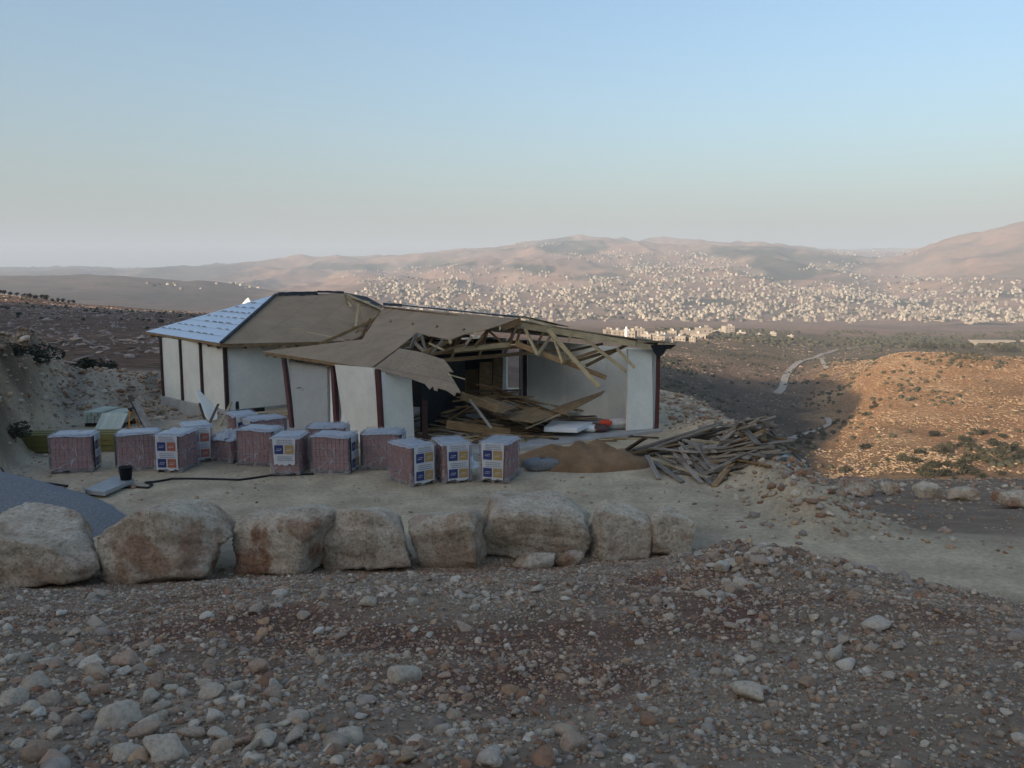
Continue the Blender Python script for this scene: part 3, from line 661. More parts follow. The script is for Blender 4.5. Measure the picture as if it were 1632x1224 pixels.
# brown partition boards, then dark sheets added to stand in for the room's shade
for (x0, x1, y0, y1, Y) in ((764, 784, 578, 640, 31.2), (786, 801, 572, 640, 31.6), (742, 762, 590, 636, 32.6)):
    hp('partition_or_shade_board', [q3(x0, y0, Y), q3(x1, y0-2, Y+.25), q3(x1, y1+22, Y+.2), q3(x0, y1+22, Y)], .03, 'wood_brown', normal=(0, -1, 0))
hp('partition_or_shade_board', [q3(655, 660, 33.2), q3(800, 650, 32.9), q3(800, 541, 32.9), q3(655, 541, 33.2)], .05, 'black_film', normal=(0, -1, 0))  # wide black sheet added in place of shade at the back
hp('partition_or_shade_board', [at_z(672, 690, SLAB)+UX*.0, at_z(742, 668, SLAB), at_z(742, 668, SLAB)+up*2.2, at_z(672, 690, SLAB)+up*2.0], .05, 'black_film', normal=(0, -1, 0))  # second black sheet standing in for the dark interior
hb('post', at_z(678, 703, SLAB), at_y(677, 638, at_z(678, 703, SLAB)[1]), .16, .14, 'post_dark')
# ------------------------------------------------------------------ wrapped pallets of red roof tiles
def wrap_mat():
    m, nt, p, o = new_mat('plastic_wrap'); co = coords(nt)
    n = noise(nt, mapped(nt, co, 2, 2, 1), 2.5, 6, .7, 1.2); f = ramp(nt, n.outputs['Fac'], [(.35, (.20,)*3), (.55, (.33,)*3), (.75, (.65,)*3)])
    v = nd(nt, 'ShaderNodeTexVoronoi', feature='DISTANCE_TO_EDGE'); v.inputs['Scale'].default_value = 1.7; nt.links.new(co, v.inputs['Vector'])
    e = ramp(nt, v.outputs['Distance'], [(.0, (.5,)*3), (.025, (0,)*3)])
    mx = nd(nt, 'ShaderNodeMath', operation='MAXIMUM'); nt.links.new(f.outputs[0], mx.inputs[0]); nt.links.new(e.outputs[0], mx.inputs[1])
    p.inputs['Base Color'].default_value = (.50, .46, .47, 1); p.inputs['Roughness'].default_value = .3
    tr = nd(nt, 'ShaderNodeBsdfTransparent'); ms = nd(nt, 'ShaderNodeMixShader'); nt.links.new(mx.outputs[0], ms.inputs[0]); nt.links.new(tr.outputs[0], ms.inputs[1]); nt.links.new(p.outputs[0], ms.inputs[2])
    bump(nt, p, n.outputs['Fac'], .5, .03); nt.links.new(ms.outputs[0], o.inputs['Surface']); return m
M['wrap'] = wrap_mat()
M['wrap_top'] = plain('milky_wrap_top', (.33, .35, .38), .3, .15, 3, .6, .03)
M['tile'] = plain('red_clay_tile', (.25, .085, .065), .85, .25, 7, .3, rand=.10)
M['print_white'] = plain('printed_white_film', (.54, .54, .55), .45, .06, 4, .15)
M['print_blue'] = plain('print_blue', (.035, .045, .14), .45, .12, 6, .05)
M['print_orange'] = plain('print_orange', (.36, .24, .10), .45, .2, 6, .05)
M['print_red'] = plain('print_red', (.34, .12, .08), .45, .2, 6, .05)
M['print_grey'] = plain('print_grey', (.17, .18, .24), .45, .1, 6, 0)
PW, PD, PH = 1.04, .76, 1.08
def tile_layer_mesh(k):
    q = random.Random(k); mb = MB(); n = 9; z0 = 0; h = .178
    for i in range(n):
        for s in (-1, 1):
            x0 = -PW/2+.03+i*(PW-.06)/n; V, F = bevel_box((PW-.06)/n-.012, (PD-.06)/2-.006, h-.008, .008, True)
            dx, dy = x0+(PW-.06)/n/2+q.uniform(-.004, .004), s*(PD-.06)/4+q.uniform(-.006, .006)
            mb.add([(a+dx, b+dy, c) for a, b, c in V], F)
    return mb.mesh('tile_layer', M['tile'])
TL = [tile_layer_mesh(k) for k in range(3)]
def pallet_base_mesh():
    mb = MB()
    for y in (-PD/2+.05, 0, PD/2-.05): mb.box(-PW/2, PW/2, y-.05, y+.05, 0, .03); [mb.box(x-.06, x+.06, y-.045, y+.045, .032, .10) for x in (-PW/2+.07, 0, PW/2-.07)]
    for i in range(7): x = -PW/2+.06+i*(PW-.12)/6; mb.box(x-.055, x+.055, -PD/2, PD/2, .102, .122)
    return mb.mesh('pallet_base', M['wood_grey'])
PBM = pallet_base_mesh()
def wrap_mesh(h, seed, ragged=.05):
    q = np.random.RandomState(seed); V = []; F = []; n = 40; rows = 9; NZ = fbm(np.arange(n)[None]*.45+seed, np.arange(rows)[:, None]*.5)
    for j in range(rows):
        t = j/(rows-1)
        for i in range(n):
            a = i/n*4; s = int(a); f = a-s
            c = [(-1,-1),(1,-1),(1,1),(-1,1),(-1,-1)]; x = c[s][0]*(1-f)+c[s+1][0]*f; y = c[s][1]*(1-f)+c[s+1][1]*f
            off = .016+.022*max(0, NZ[j, i]+.2)+(.03*(1-t)**4)
            z = .05+t*(h-.03)+(q.uniform(-ragged, ragged) if j == 0 else 0)
            V.append((x*(PW/2-.02+off), y*(PD/2-.02+off), z))
    for j in range(rows-1):
        for i in range(n): F.append((j*n+i, j*n+(i+1) % n, (j+1)*n+(i+1) % n, (j+1)*n+i))
    return mesh_py('plastic_wrap', V, F, M['wrap'], True)
def top_mesh(h, seed, crumple=.012):
    n = 11; V = []; F = []
    for j in range(n):
        for i in range(n):
            x, y = i/(n-1)*2-1, j/(n-1)*2-1; e = max(abs(x), abs(y))
            V.append((x*(PW/2+.022), y*(PD/2+.022), h+.022+crumple*3*float(fbm(np.array([i*.7+seed*3.1]), np.array([j*.7]))[0])-(.055 if e > .99 else 0)))
    for j in range(n-1):
        for i in range(n-1): F.append((j*n+i, j*n+i+1, (j+1)*n+i+1, (j+1)*n+i))
    return mesh_py('top_sheet', V, F, M['wrap_top'], True)
def sheet_mesh(w, h, z0, seed, torn_edge=.03):
    q = random.Random(seed); n = 9; rows = 8; V = []; F = []
    for j in range(rows):
        for i in range(n):
            x = (i/(n-1)-.5)*w*(1-.10*(1-j/(rows-1))*(seed % 3 != 0)); z = z0+h*j/(rows-1)+(q.uniform(-torn_edge, torn_edge) if j == 0 else 0)
            V.append((x, -.006*math.sin(i*1.3+seed)*(1 if 0 < j < rows-1 else .2), z))
    for j in range(rows-1):
        for i in range(n-1): F.append((j*n+i, j*n+i+1, (j+1)*n+i+1, (j+1)*n+i))
    return mesh_py('printed_sheet', V, F, M['print_white'], True)
def quad_mesh(name, w, h, mat): return mesh_py(name, [(-w/2, 0, -h/2), (w/2, 0, -h/2), (w/2, 0, h/2), (-w/2, 0, h/2)], [(0, 1, 2, 3)], mat)
SQB = quad_mesh('blue_square', .235, .235, M['print_blue'])
SQO = quad_mesh('orange_square', .235, .235, M['print_orange']); SQR = quad_mesh('red_square', .235, .235, M['print_red'])
def text_mesh(seed, w, lines, mat, dash=(.02, .07), hh=.014, gap=.034):
    q = random.Random(seed); V = []; F = []
    for l in range(lines):
        x = -w/2+q.uniform(0, .05)
        while x < w/2-.03:
            d = min(q.uniform(*dash), w/2-x); n = len(V); z = -l*gap
            V += [(x, 0, z), (x+d, 0, z), (x+d, 0, z+hh), (x, 0, z+hh)]; F.append((n, n+1, n+2, n+3)); x += d+.012
    return mesh_py('text_lines', V, F, mat)
TXT = [text_mesh(k, .46, 3, M['print_grey'], gap=.048, hh=.017) for k in range(3)]
TXW = text_mesh(9, .15, 2, M['print_white'], (.02, .05), .014, .04)
def printed_sheet(root, side, h, seed, squares, cut=0.0):
    z0 = .10+cut; hh = h-z0-.01
    P = obj('printed_sheet', sheet_mesh(.60, hh, z0, seed), root); P.location = (side*(PW/2+.052), 0, 0); P.rotation_euler = (0, 0, side*math.pi/2)
    for zz in (h-.30, h-.75):
        if zz-.06 < z0: continue
        for sx, me, nm in ((-.135, SQB, 'blue_square'), (.135, SQR if squares == 'red' else SQO, 'red_square' if squares == 'red' else 'orange_square')):
            s = obj(nm, me, P); s.location = (sx, -.012, zz)
            w = tag(obj('text_lines', TXW, P), kind='stuff'); w.location = (sx, -.016, zz+.01)
    for zz in (h-.06, h-.50):
        if zz-.13 > z0: t = tag(obj('text_lines', TXT[seed % 3], P), kind='stuff'); t.location = (0, -.013, zz)
    return P
TOPS = [top_mesh(0, k) for k in range(3)]; WRAPS = [wrap_mesh(PH-.03, k) for k in range(4)]
SHEET_AHEAD = [0]
def pallet(px, py, psi, label, layers=5, sheet='orange', cut=0.0, scale=1.0, back=.48):
    b = at_z(px, py, 0.0); r = 1+back/b[1]; b = b*r; z = gz(b[0], b[1])
    phi = math.atan2(-b[1], -b[0])+math.radians(psi)            # where the printed end looks
    root = empty('tile_pallet', (b[0], b[1], z-.005), phi+math.pi); root.scale = (scale,)*3
    tag(root, label, 'pallet', 'wrapped pallets of red roof tiles')
    obj('pallet_base', PBM, root); h = .124+layers*.178+.01
    SHEET_AHEAD[0] += 1; sd = SHEET_AHEAD[0]
    for k in range(layers): t = obj('tile_layer', TL[(k+sd) % 3], root); t.location = (0, 0, .124+k*.178); t.rotation_euler = (0, 0, math.pi*((k+sd) % 2)+rnd.uniform(-.008, .008))
    obj('plastic_wrap', WRAPS[sd % 4] if layers == 5 else wrap_mesh(h-.02, sd, .09), root)
    t = obj('top_sheet', TOPS[sd % 3], root); t.location = (0, 0, h)
    if sheet: printed_sheet(root, -1, h, sd, sheet, cut); printed_sheet(root, 1, h, sd+1, sheet)
    return root
pallet(122, 756, 74, 'wrapped pallet of red tiles standing alone at the far left, printed side turned away')
pallet(224, 753, 84, 'wrapped pallet of red tiles, plain red side forward, behind the grey bucket')
pallet(284, 753, -27, 'wrapped pallet with blue and red printed squares, right of the grey bucket', sheet='red')
pallet(315, 737, 8, 'wrapped pallet half hidden behind the one with blue and red squares', sheet='red')
pallet(388, 716, 12, 'farthest wrapped pallet, only its printed top showing behind the crumpled half pallet', sheet='orange')
pallet(424, 722, -68, 'wrapped pallet under the leaning brown post, its red long side forward', sheet='orange')
pallet(417, 744, 62, 'wrapped pallet of red tiles wedged behind the torn printed sheet pallet', sheet='orange')
pallet(464, 758, -16, 'wrapped pallet whose printed sheet is torn off at the bottom', cut=.22)
pallet(524, 739, 76, 'wrapped pallet behind others against the grey door panel, only its top showing')
pallet(534, 758, 70, 'wrapped pallet with wide plain red side in front of the cream wall panel')
pallet(612, 752, 78, 'wrapped pallet of red tiles half behind the nearest pallet, below the white front panel')
pallet(657, 774, 33, 'nearest wrapped pallet, turned cornerwise with two blue squares on its right face')
pallet(720, 769, 17, 'wrapped pallet with printed sheet, middle one of the right-hand three')
pallet(797, 769, -19, 'rightmost wrapped pallet, standing apart beside the sand heap')
hp_ = pallet(365, 738, 40, 'low half-used pallet of red tiles under crumpled plastic', layers=3, sheet=None)
def crumpled(name, c, rx, ry, h, mat, seed, flat=.3):
    n = 18; V = []; F = []; NZ = fbm(np.arange(n)[None]*.55+seed*7.7, np.arange(n)[:, None]*.55+seed, 3)
    for j in range(n):
        for i in range(n):
            x, y = i/(n-1)*2-1, j/(n-1)*2-1; r = math.hypot(x, y); e = max(0, 1-r**2.2)
            zz = h*e*(.75+1.3*abs(NZ[j, i]))
            V.append((x*rx*(1+.15*math.sin(j*1.7+seed)), y*ry*(1+.15*math.cos(i*1.3+seed)), zz-.03))
    for j in range(n-1):
        for i in range(n-1):
            if max(math.hypot(V[j*n+i][0]/rx, V[j*n+i][1]/ry), 0) < 1.12: F.append((j*n+i, j*n+i+1, (j+1)*n+i+1, (j+1)*n+i))
    o = obj(name, mesh_py(name, V, F, mat, False)); o.location = [float(k) for k in c]; return o
b = hp_.location; tag(crumpled('plastic_film', (b.x+.1, b.y-.1, b.z+.68), .5, .4, .22, M['wrap_top'], 2), 'crumpled clear plastic film lying on the low half-used pallet', 'plastic film')
b = at_z(742, 752, 0); tag(crumpled('plastic_film', (b[0], b[1]+.6, gz(b[0], b[1]+.6)), .35, .35, .28, M['white_board'], 5), 'white crumpled plastic between the two rightmost pallets', 'plastic film')
b = at_z(735, 745, 0); tag(crumpled('plastic_film', (b[0]-.1, b[1]+.9, gz(b[0], b[1]+.9)+.02), .45, .3, .55, M['wrap_top'], 8), 'pinkish loose wrapping heaped behind the middle of the right-hand pallets', 'plastic film')
# ------------------------------------------------------------------ boards piled by a height map
class Pile:
    """a heap under a dome: boards laid later lie higher, each end resting near the surface reached so far"""
    def __init__(s, domes, n, base=None): s.d, s.n, s.i, s.b = domes, n, 0, base
    def top(s, x, y, f):
        g = gz(x, y) if s.b is None else max(s.b, gz(x, y)); h = 0
        for cx, cy, rx, ry, hh in s.d: h = max(h, hh*math.exp(-((x-cx)/rx)**2-((y-cy)/ry)**2))
        return g+h*f
    def lay(s, cx, cy, ang, L, w, h):
        s.i += 1; f = min(1.0, s.i/s.n)*rnd.uniform(.8, 1.0); c, sn = math.cos(ang)*L/2, math.sin(ang)*L/2
        z0, zm, z1 = (s.top(cx+c*t, cy+sn*t, f) for t in (-1, 0, 1)); lift = max(0, zm-(z0+z1)/2)*.75
        return (cx-c, cy-sn, z0+lift+h/2), (cx+c, cy+sn, z1+lift+h/2)
def lumber(pile, n, pos, ang, L, mats, label, group, name='plank', secs=((.11, .04), (.12, .06), (.16, .04), (.09, .06))):
    for i in range(n):
        x, y = pos(i); w, h = rnd.choice(secs); l = rnd.uniform(*L); a = ang(i)
        p0, p1 = pile.lay(x, y, a, l, w, h); o = beam(name, p0, p1, w, h, M[rnd.choice(mats)], None, rnd.choice((0, 0, 0, rnd.uniform(-.5, .5))))
        tag(o, label, 'plank', group)
c0 = at_z(1100, 745, 0); c1 = at_z(1192, 752, 0)
q0, q1, q2 = at_z(1195, 755, 0), at_z(1110, 748, 0), at_z(1105, 722, 0)
LP1 = Pile([(q0[0], q0[1]+.3, 1.05, 1.0, .95)], 75); LP2 = Pile([(q1[0]+.3, q1[1]+.4, 1.3, 1.0, .8)], 48); LP3 = Pile([(q2[0], q2[1], 1.6, .8, .55)], 22)
def in_par(a, b, sx, sy):
    def f(i): t = rnd.random(); return a[0]+(b[0]-a[0])*t+rnd.gauss(0, sx), a[1]+(b[1]-a[1])*t+rnd.gauss(0, sy)
    return f
lumber(LP1, 75, in_par(at_z(1165, 762, 0), at_z(1225, 745, 0), .30, .35), lambda i: rnd.choice((rnd.gauss(-.75, .3), rnd.gauss(.1, .35), rnd.gauss(-1.4, .25))), (.7, 2.2), ['wood_grey']*4+['wood_brown'], 'grey weathered board end in the thick right half of the scrap lumber heap', 'boards in the right half of the lumber heap')
lumber(LP2, 48, in_par(at_z(1075, 752, 0), at_z(1150, 748, 0), .30, .45), lambda i: rnd.gauss(-1.15, .32), (1.0, 2.6), ['wood_grey']*5+['wood_pale'], 'grey board fanned out in the left half of the scrap lumber heap', 'boards fanned out in the left half of the lumber heap')
lumber(LP3, 22, in_par(at_z(1035, 722, 0), at_z(1165, 722, 0), .4, .35), lambda i: rnd.gauss(.05, .18), (1.4, 3.2), ['wood_grey', 'wood_grey', 'wood_brown', 'wood_dark'], 'long board lying level behind the scrap lumber heap, before the right end panel', 'long boards behind the lumber heap', secs=((.12, .04), (.14, .05), (.10, .05)))
def one_plank(a, b, w, h, mat, label, name='plank', cat='plank', roll=0): return tag(beam(name, a, b, w, h, M[mat], None, roll), label, cat)
one_plank(at_z(1031, 726, .35), at_z(1050, 763, .04), .13, .04, 'wood_grey', 'single pale board leaning at the left end of the scrap lumber heap')
one_plank(at_z(1000, 716, .15), at_z(1028, 698, .75), .13, .05, 'wood_dark', 'dark board tilted up before the right end panel')
one_plank(at_z(1135, 700, .5), at_z(1195, 682, .35), .12, .04, 'wood_grey', 'thin board sticking up over the bank behind the lumber heap')
tag(slab_poly('steel_sheet', [at_y(1112, 701, 25.0), at_y(1135, 699, 25.2), at_y(1172, 717, 24.2), at_y(1150, 721, 23.9)], .015, M['steel_blue']), 'bluish bent metal sheet lying on top of the lumber heap', 'metal sheet')
one_plank(at_y(1105, 706, 24.9), at_y(1119, 704, 24.9), .18, .07, 'red_plastic', 'small red block beside the bluish metal sheet', 'red_block', 'block')
one_plank(at_y(1140, 718, 23.8), at_y(1152, 717, 23.8), .16, .06, 'red_plastic', 'small red strip under the bluish metal sheet', 'red_block', 'block')
one_plank(at_y(1155, 717, 23.4), at_y(1157, 744, 23.3), .12, .05, 'steel_blue', 'grey metal stake standing upright in the lumber heap', 'stake', 'stake')
for a, b, lab in (((1232, 748), (1240, 760), 'short pale pipe piece standing at the right tip of the lumber heap'), ((1238, 755), (1264, 749), 'pale pipe pointing right over the bank edge'), ((1236, 776), (1258, 766), 'pale pipe lying low on the rubble right of the lumber heap'), ((1246, 752), (1256, 780), 'pale pipe lying downhill at the right tip of the lumber heap')):
    p, q = at_z(*a, .0), at_z(*b, .0); z = max(gz(p[0], p[1]), gz(q[0], q[1]))
    mb = MB(); mb.tube([(p[0], p[1], gz(p[0], p[1])+.06), ((p[0]+q[0])/2, (p[1]+q[1])/2, (gz(p[0], p[1])+gz(q[0], q[1]))/2+.11), (q[0], q[1], gz(q[0], q[1])+.06)], .045, 8)
    tag(obj('plastic_pipe', mb.mesh('plastic_pipe', M['steel_blue'], True)), lab, 'pipe')
# rubble of boards inside the house
h0, h1 = at_z(770, 672, .1), at_z(850, 668, .1)
HP1 = Pile([(h0[0], h0[1], 2.0, 1.3, 1.3), (h1[0], h1[1], 2.0, 1.1, .7)], 70, SLAB); HP2 = Pile([(h0[0], h0[1]-.4, 2.4, 1.5, 1.15)], 13, SLAB); HP3 = Pile([(2.5, 25.5, 2, .5, .15)], 18)
lumber(HP1, 110, in_par(at_z(690, 690, .1), at_z(900, 676, .1), .5, .8), lambda i: rnd.gauss(.0, .30), (1.2, 3.0), ['wood_brown']*5+['wood_dark']*2+['wood_pale'], 'broken brown board in the wreckage on the floor of the open room', 'broken boards in the wreckage inside the house', secs=((.14, .04), (.10, .05), (.18, .03), (.09, .04)))
lumber(HP2, 26, in_par(at_z(680, 700, .1), at_z(860, 690, .1), .4, .5), lambda i: rnd.choice((rnd.gauss(-.5, .2), rnd.gauss(.7, .3), 2.6)), (1.0, 2.6), ['wood_brown']*3+['wood_pale', 'wood_grey'], 'splintered lath lying crosswise on the wreckage inside the house', 'splintered laths across the wreckage', secs=((.06, .04), (.05, .03), (.08, .04)))
lumber(HP3, 18, in_par(at_z(850, 704, 0), at_z(1010, 696, 0), .3, .2), lambda i: rnd.gauss(.1, .2), (.8, 2.2), ['wood_brown', 'wood_dark', 'wood_pale'], 'brown board strewn along the slab edge above the sand heap', 'boards along the slab edge')
one_plank(at_y(735, 630, 25.6), at_y(792, 652, 25.2), .05, .22, 'wood_brown', 'thick brown beam slanting down from the hanging roof flap')
one_plank(at_y(712, 676, 24.6), at_y(811, 690, 24.9), .06, .24, 'wood_brown', 'wide brown beam lying level in front of the wreckage')
one_plank(at_y(748, 637, 25.0), at_y(783, 682, 24.4), .10, .03, 'wood_grey', 'grey lath slanting down over the wreckage')
one_plank(at_y(838, 683, 26.4), at_y(893, 660, 27.2), .05, .04, 'wood_pale', 'thin pale lath pointing up towards the leaning brown sheet')
tag(slab_poly('plywood_sheet', [at_y(878, 654, 27.6), at_y(896, 647, 28.4), at_y(964, 625, 28.9), at_y(958, 630, 28.2), at_y(899, 659, 27.0)], .02, M['wood_brown']), 'brown sheet leaning with a raised pointed corner before the inner white wall', 'plywood sheet')
for q, lab in (([at_y(790, 664, 26.8), at_y(850, 650, 28.0), at_y(892, 660, 27.6), at_y(850, 672, 26.2)], 'brown board sheet lying on the wreckage below the leaning sheet'), ([at_y(745, 640, 26.8), at_y(775, 632, 27.6), at_y(822, 648, 27.0), at_y(800, 658, 26.0)], 'brown board sheet lying on the wreckage below the dark room')):
    tag(slab_poly('plywood_sheet', q, .03, M['wood_brown'], normal=(0, 0, 1)), lab, 'plywood sheet')
w = [at_z(867, 681, .40), at_z(920, 683, .40), at_z(944, 672, .40), at_z(880, 670, .40)]
tag(slab_poly('insulation_board', w, .14, M['white_board'], normal=(0, 0, 1)), 'white thick panel lying flat at the right end of the wreckage', 'board')
def sack(name, c, sx, sy, sz, mat, label, rz=0, seed=1, cat='sack'):
    n, m = 14, 9; V = []; F = []
    for j in range(m+1):
        th = math.pi*j/m
        for i in range(n):
            ph = 2*math.pi*i/n; k = 1+.28*float(fbm(np.array([i*.8+seed*5.3]), np.array([j*.9+seed]), 3)[0])
            cx, cy = math.cos(ph), math.sin(ph); e = .7
            x = math.copysign(abs(cx)**e, cx)*math.sin(th)**.7; y = math.copysign(abs(cy)**e, cy)*math.sin(th)**.7
            V.append((x*sx*k, y*sy*k, max(-.46*sz, math.cos(th)*sz*.5*k)+sz*.46))
    for j in range(m):
        for i in range(n): F.append((j*n+i, (j+1)*n+i, (j+1)*n+(i+1) % n, j*n+(i+1) % n))
    o = obj(name, mesh_py(name, V, F, M[mat], True)); o.location = [float(k) for k in c]; o.rotation_euler = (0, 0, rz); return tag(o, label, cat)
sack('sack', at_z(985, 683, .1), .62, .28, .38, 'sack', 'pale full sack lying on the floor against the right end panel', .2, 3)
sack('sack', at_z(957, 688, .1), .28, .22, .26, 'sack_dark', 'dark maroon bag beside the pale sack', .3, 5)
sack('plastic_bag', at_z(942, 688, .1), .34, .2, .24, 'white_board', 'white crumpled bag left of the dark maroon bag', .1, 7, 'bag')
sack('plastic_bag', at_z(928, 686, .1), .3, .2, .22, 'pipe_black', 'black bag beside the white flat panel', .1, 8, 'bag')
sack('orange_bag', at_z(965, 678, .28), .22, .13, .2, 'red_plastic', 'bright red-orange bundle behind the pale sack', .1, 11, 'bag')
# ------------------------------------------------------------------ heaps
def heap(name, c, rx, ry, h, mat, seed, rough=.1, n=72, m=30, pw=1.0, sink=.12):
    V = []; F = []; a = np.linspace(0, 2*math.pi, n, endpoint=False); cs, sn = np.cos(a), np.sin(a)
    for j in range(m+1):
        r = j/m; X = c[0]+cs*r*rx; Y = c[1]+sn*r*ry; g = full_z(X, Y)
        wob = 1+.35*fbm(cs*1.4+seed, sn*1.4+seed*2, 3)
        e = np.clip(1-r/np.clip(wob, .6, 1.15), -.2, 1)
        Z = g+h*np.sign(e)*np.abs(e)**pw+rough*fbm(X*1.6+seed, Y*1.6, 4)*(1-r)-sink*sst(.8, 1, r)*2
        V += list(zip(X-c[0], Y-c[1], Z))
    for j in range(m):
        for i in range(n): F.append((j*n+i, (j+1)*n+i, (j+1)*n+(i+1) % n, j*n+(i+1) % n))
    o = obj(name, mesh_py(name, V, F, mat, True)); o.location = (c[0], c[1], 0); return o
tag(heap('gravel_heap', (-13.3, 17.3), 5.6, 3.4, 1.95, M['gravel_grey'], 3, .06), 'smooth grey gravel heap at the left behind the first boulder', 'gravel heap')
b = at_z(940, 752, 0); tag(heap('sand_heap', (b[0]-.2, b[1]+1.1), 2.35, 1.35, .66, M['sand'], 6, .42, pw=.75), 'orange-brown sand heap before the open side of the house', 'sand heap')
b = at_z(862, 728, .35); sack('sack', (b[0], b[1]-.1, gz(b[0], b[1]-.1)), .5, .26, .34, 'gravel_grey', 'grey cement bag half buried in the left end of the sand heap', .2, 15)
# ------------------------------------------------------------------ things on the left of the terrace
pl_pts = [at_z(134, 780, .16), at_z(166, 784, .16), at_z(214, 763, .16), at_z(185, 758, .16)]
o = slab_poly('formwork_plate', pl_pts, .10, M['steel_grey'], normal=(0, 0, 1)); tag(o, 'flat grey formwork plate lying on the ground below the pallets', 'plate')
bp = at_z(201, 764, .17); root = empty('bucket', bp); tag(root, 'dark grey bucket standing on the flat plate', 'bucket')
mb = MB(); n = 18
for r, z in ((.13, 0), (.165, .30), (.175, .30), (.175, .325), (.155, .325), (.12, .03)): mb.V += [(r*math.cos(k*2*math.pi/n), r*math.sin(k*2*math.pi/n), z) for k in range(n)]
for j in range(5):
    for k in range(n): mb.F.append((j*n+k, j*n+(k+1) % n, (j+1)*n+(k+1) % n, (j+1)*n+k))
mb.F.append(tuple(range(5*n, 6*n))); mb.F.append(tuple(range(n-1, -1, -1)))
obj('bucket_body', mb.mesh('bucket_body', M['pipe_black'], True), root)
hb_ = MB().tube([(.17*math.cos(t), .06-.05*0, .30+.14*math.sin(t)) for t in np.linspace(0, math.pi, 9)], .006, 5); obj('handle', hb_.mesh('handle', M['steel_blue']), root)
def cable(pts, r, label, name='cable'):
    P = []
    for i in range(len(pts)-1):
        for t in np.linspace(0, 1, 7)[:-1 if i < len(pts)-2 else None]:
            p = at_z(pts[i][0]*(1-t)+pts[i+1][0]*t, pts[i][1]*(1-t)+pts[i+1][1]*t, 0); P.append((p[0], p[1], gz(p[0], p[1])+r*.9))
    return tag(obj(name, MB().tube(P, r, 6).mesh(name, M['pipe_black'], True)), label, 'cable')
cable([(186, 779), (215, 778), (236, 779), (243, 774), (232, 771), (245, 770), (275, 765), (330, 765), (380, 766), (430, 759), (500, 757)], .028, 'black cable snaking over the dust in front of the pallets')
cable([(2, 758), (30, 764), (70, 772), (108, 777)], .03, 'black hose running from the left edge to the flat plate')
cable([(0, 790), (40, 787), (70, 783), (105, 780)], .025, 'thin dark hose on the dust left of the flat plate')
# yellow formwork beams stacked behind the left pallets
root = empty('formwork_stack', at_y(110, 735, 24.6)); root.location.z = gz(root.location.x, root.location.y); tag(root, 'long stack of yellow formwork beams behind the leftmost pallets', 'beam stack')
for j in range(3):
    for i in range(3):
        a = np.array([-16.0, 24.7+i*.22-j*.03, gz(-14, 24.7)+.10+.19*j]); q = np.array([-9.6+.1*j, 25.2+i*.22, gz(-11, 25)+.10+.19*j]); beam('beam', a, q, .20, .18, M['yellow'], root)
# pale boards stacked on dark trestles
for r, (x0, x1, yt, yb, Y) in enumerate(((140, 168, 653, 668, 29.5), (168, 196, 656, 672, 29.2))):
    root = empty('board_stack', at_y((x0+x1)/2, 690, Y)); root.location.z = gz(root.location.x, root.location.y)-.02
    tag(root, ('left' if r == 0 else 'right')+' stack of pale greenish boards raised on dark trestles by the cut bank', 'board stack', 'pale board stacks')
    zt = at_y(x0, yt, Y)[2]; zb = at_y(x0, yb, Y)[2]
    for i in range(5):
        xa = at_y(x0+(x1-x0)*i/5, 660, Y)[0]; w = (at_y(x1, 660, Y)[0]-at_y(x0, 660, Y)[0])/5
        for j in range(3): dy = rnd.uniform(-.05, .05); beam('board', (xa+w/2, Y-.3+dy, zt-.10-.13*j), (xa+w/2+.03, Y+1.0+dy, zt-.10-.13*j), w-.015, .12, M['panel_green'], root)
    for yy in (Y-.1, Y+.75):
        beam('trestle', (at_y(x0, 660, Y)[0]-.05, yy, zt-.50), (at_y(x1, 660, Y)[0]+.05, yy, zt-.50), .12, .26, M['wood_dark'], root)
        for xx in (at_y(x0, 660, Y)[0]+.06, at_y(x1, 660, Y)[0]-.06): beam('trestle_leg', (xx, yy, root.location.z), (xx, yy, zt-.6), .10, .10, M['wood_dark'], root)
for i in range(6):
    a = at_y(152+i*7, 690, 26.5+.0*i); one = beam('pale_board', (a[0], 26.4, gz(a[0], 26.4)+.25), (a[0]-.15, 27.5, gz(a[0], 27.5)+.75), .13, .04, M['panel_green']); tag(one, 'pale green board end propped between the two left pallets', 'board', 'pale board ends between the left pallets')
one_plank(at_y(207, 631, 31), at_z(238, 690, .0), .16, .05, 'wood_dark', 'upper of two long dark planks leaning beside the board stacks')
one_plank(at_y(216, 640, 30.5), at_z(243, 697, .0), .22, .05, 'wood_grey', 'lower grey plank of the two leaning beside the board stacks')
tp = at_z(211, 697, 0); tp = np.array([tp[0], tp[1], gz(tp[0], tp[1])]); root = empty('survey_tripod', tp); root.scale = (.8, .8, .8); tag(root, 'small orange tripod with levelling instrument behind the second pallet', 'tripod')
for k in range(3):
    a = 2*math.pi*k/3+.5; obj('leg', MB().tube([(.06*math.cos(a), .06*math.sin(a), 1.05), (.38*math.cos(a), .38*math.sin(a), .0)], .022, 6).mesh('leg', M['orange']), root)
mb = MB(); mb.tube([(0, 0, 1.03), (0, 0, 1.08)], .09, 10); obj('tripod_head', mb.mesh('tripod_head', M['orange']), root)
mb = MB(); mb.tube([(0, 0, 1.08), (0, 0, 1.15)], .06, 10); mb.tube([(-.02, -.14, 1.20), (.02, .14, 1.20)], .05, 10); obj('level_instrument', mb.mesh('level_instrument', M['post_dark']), root)
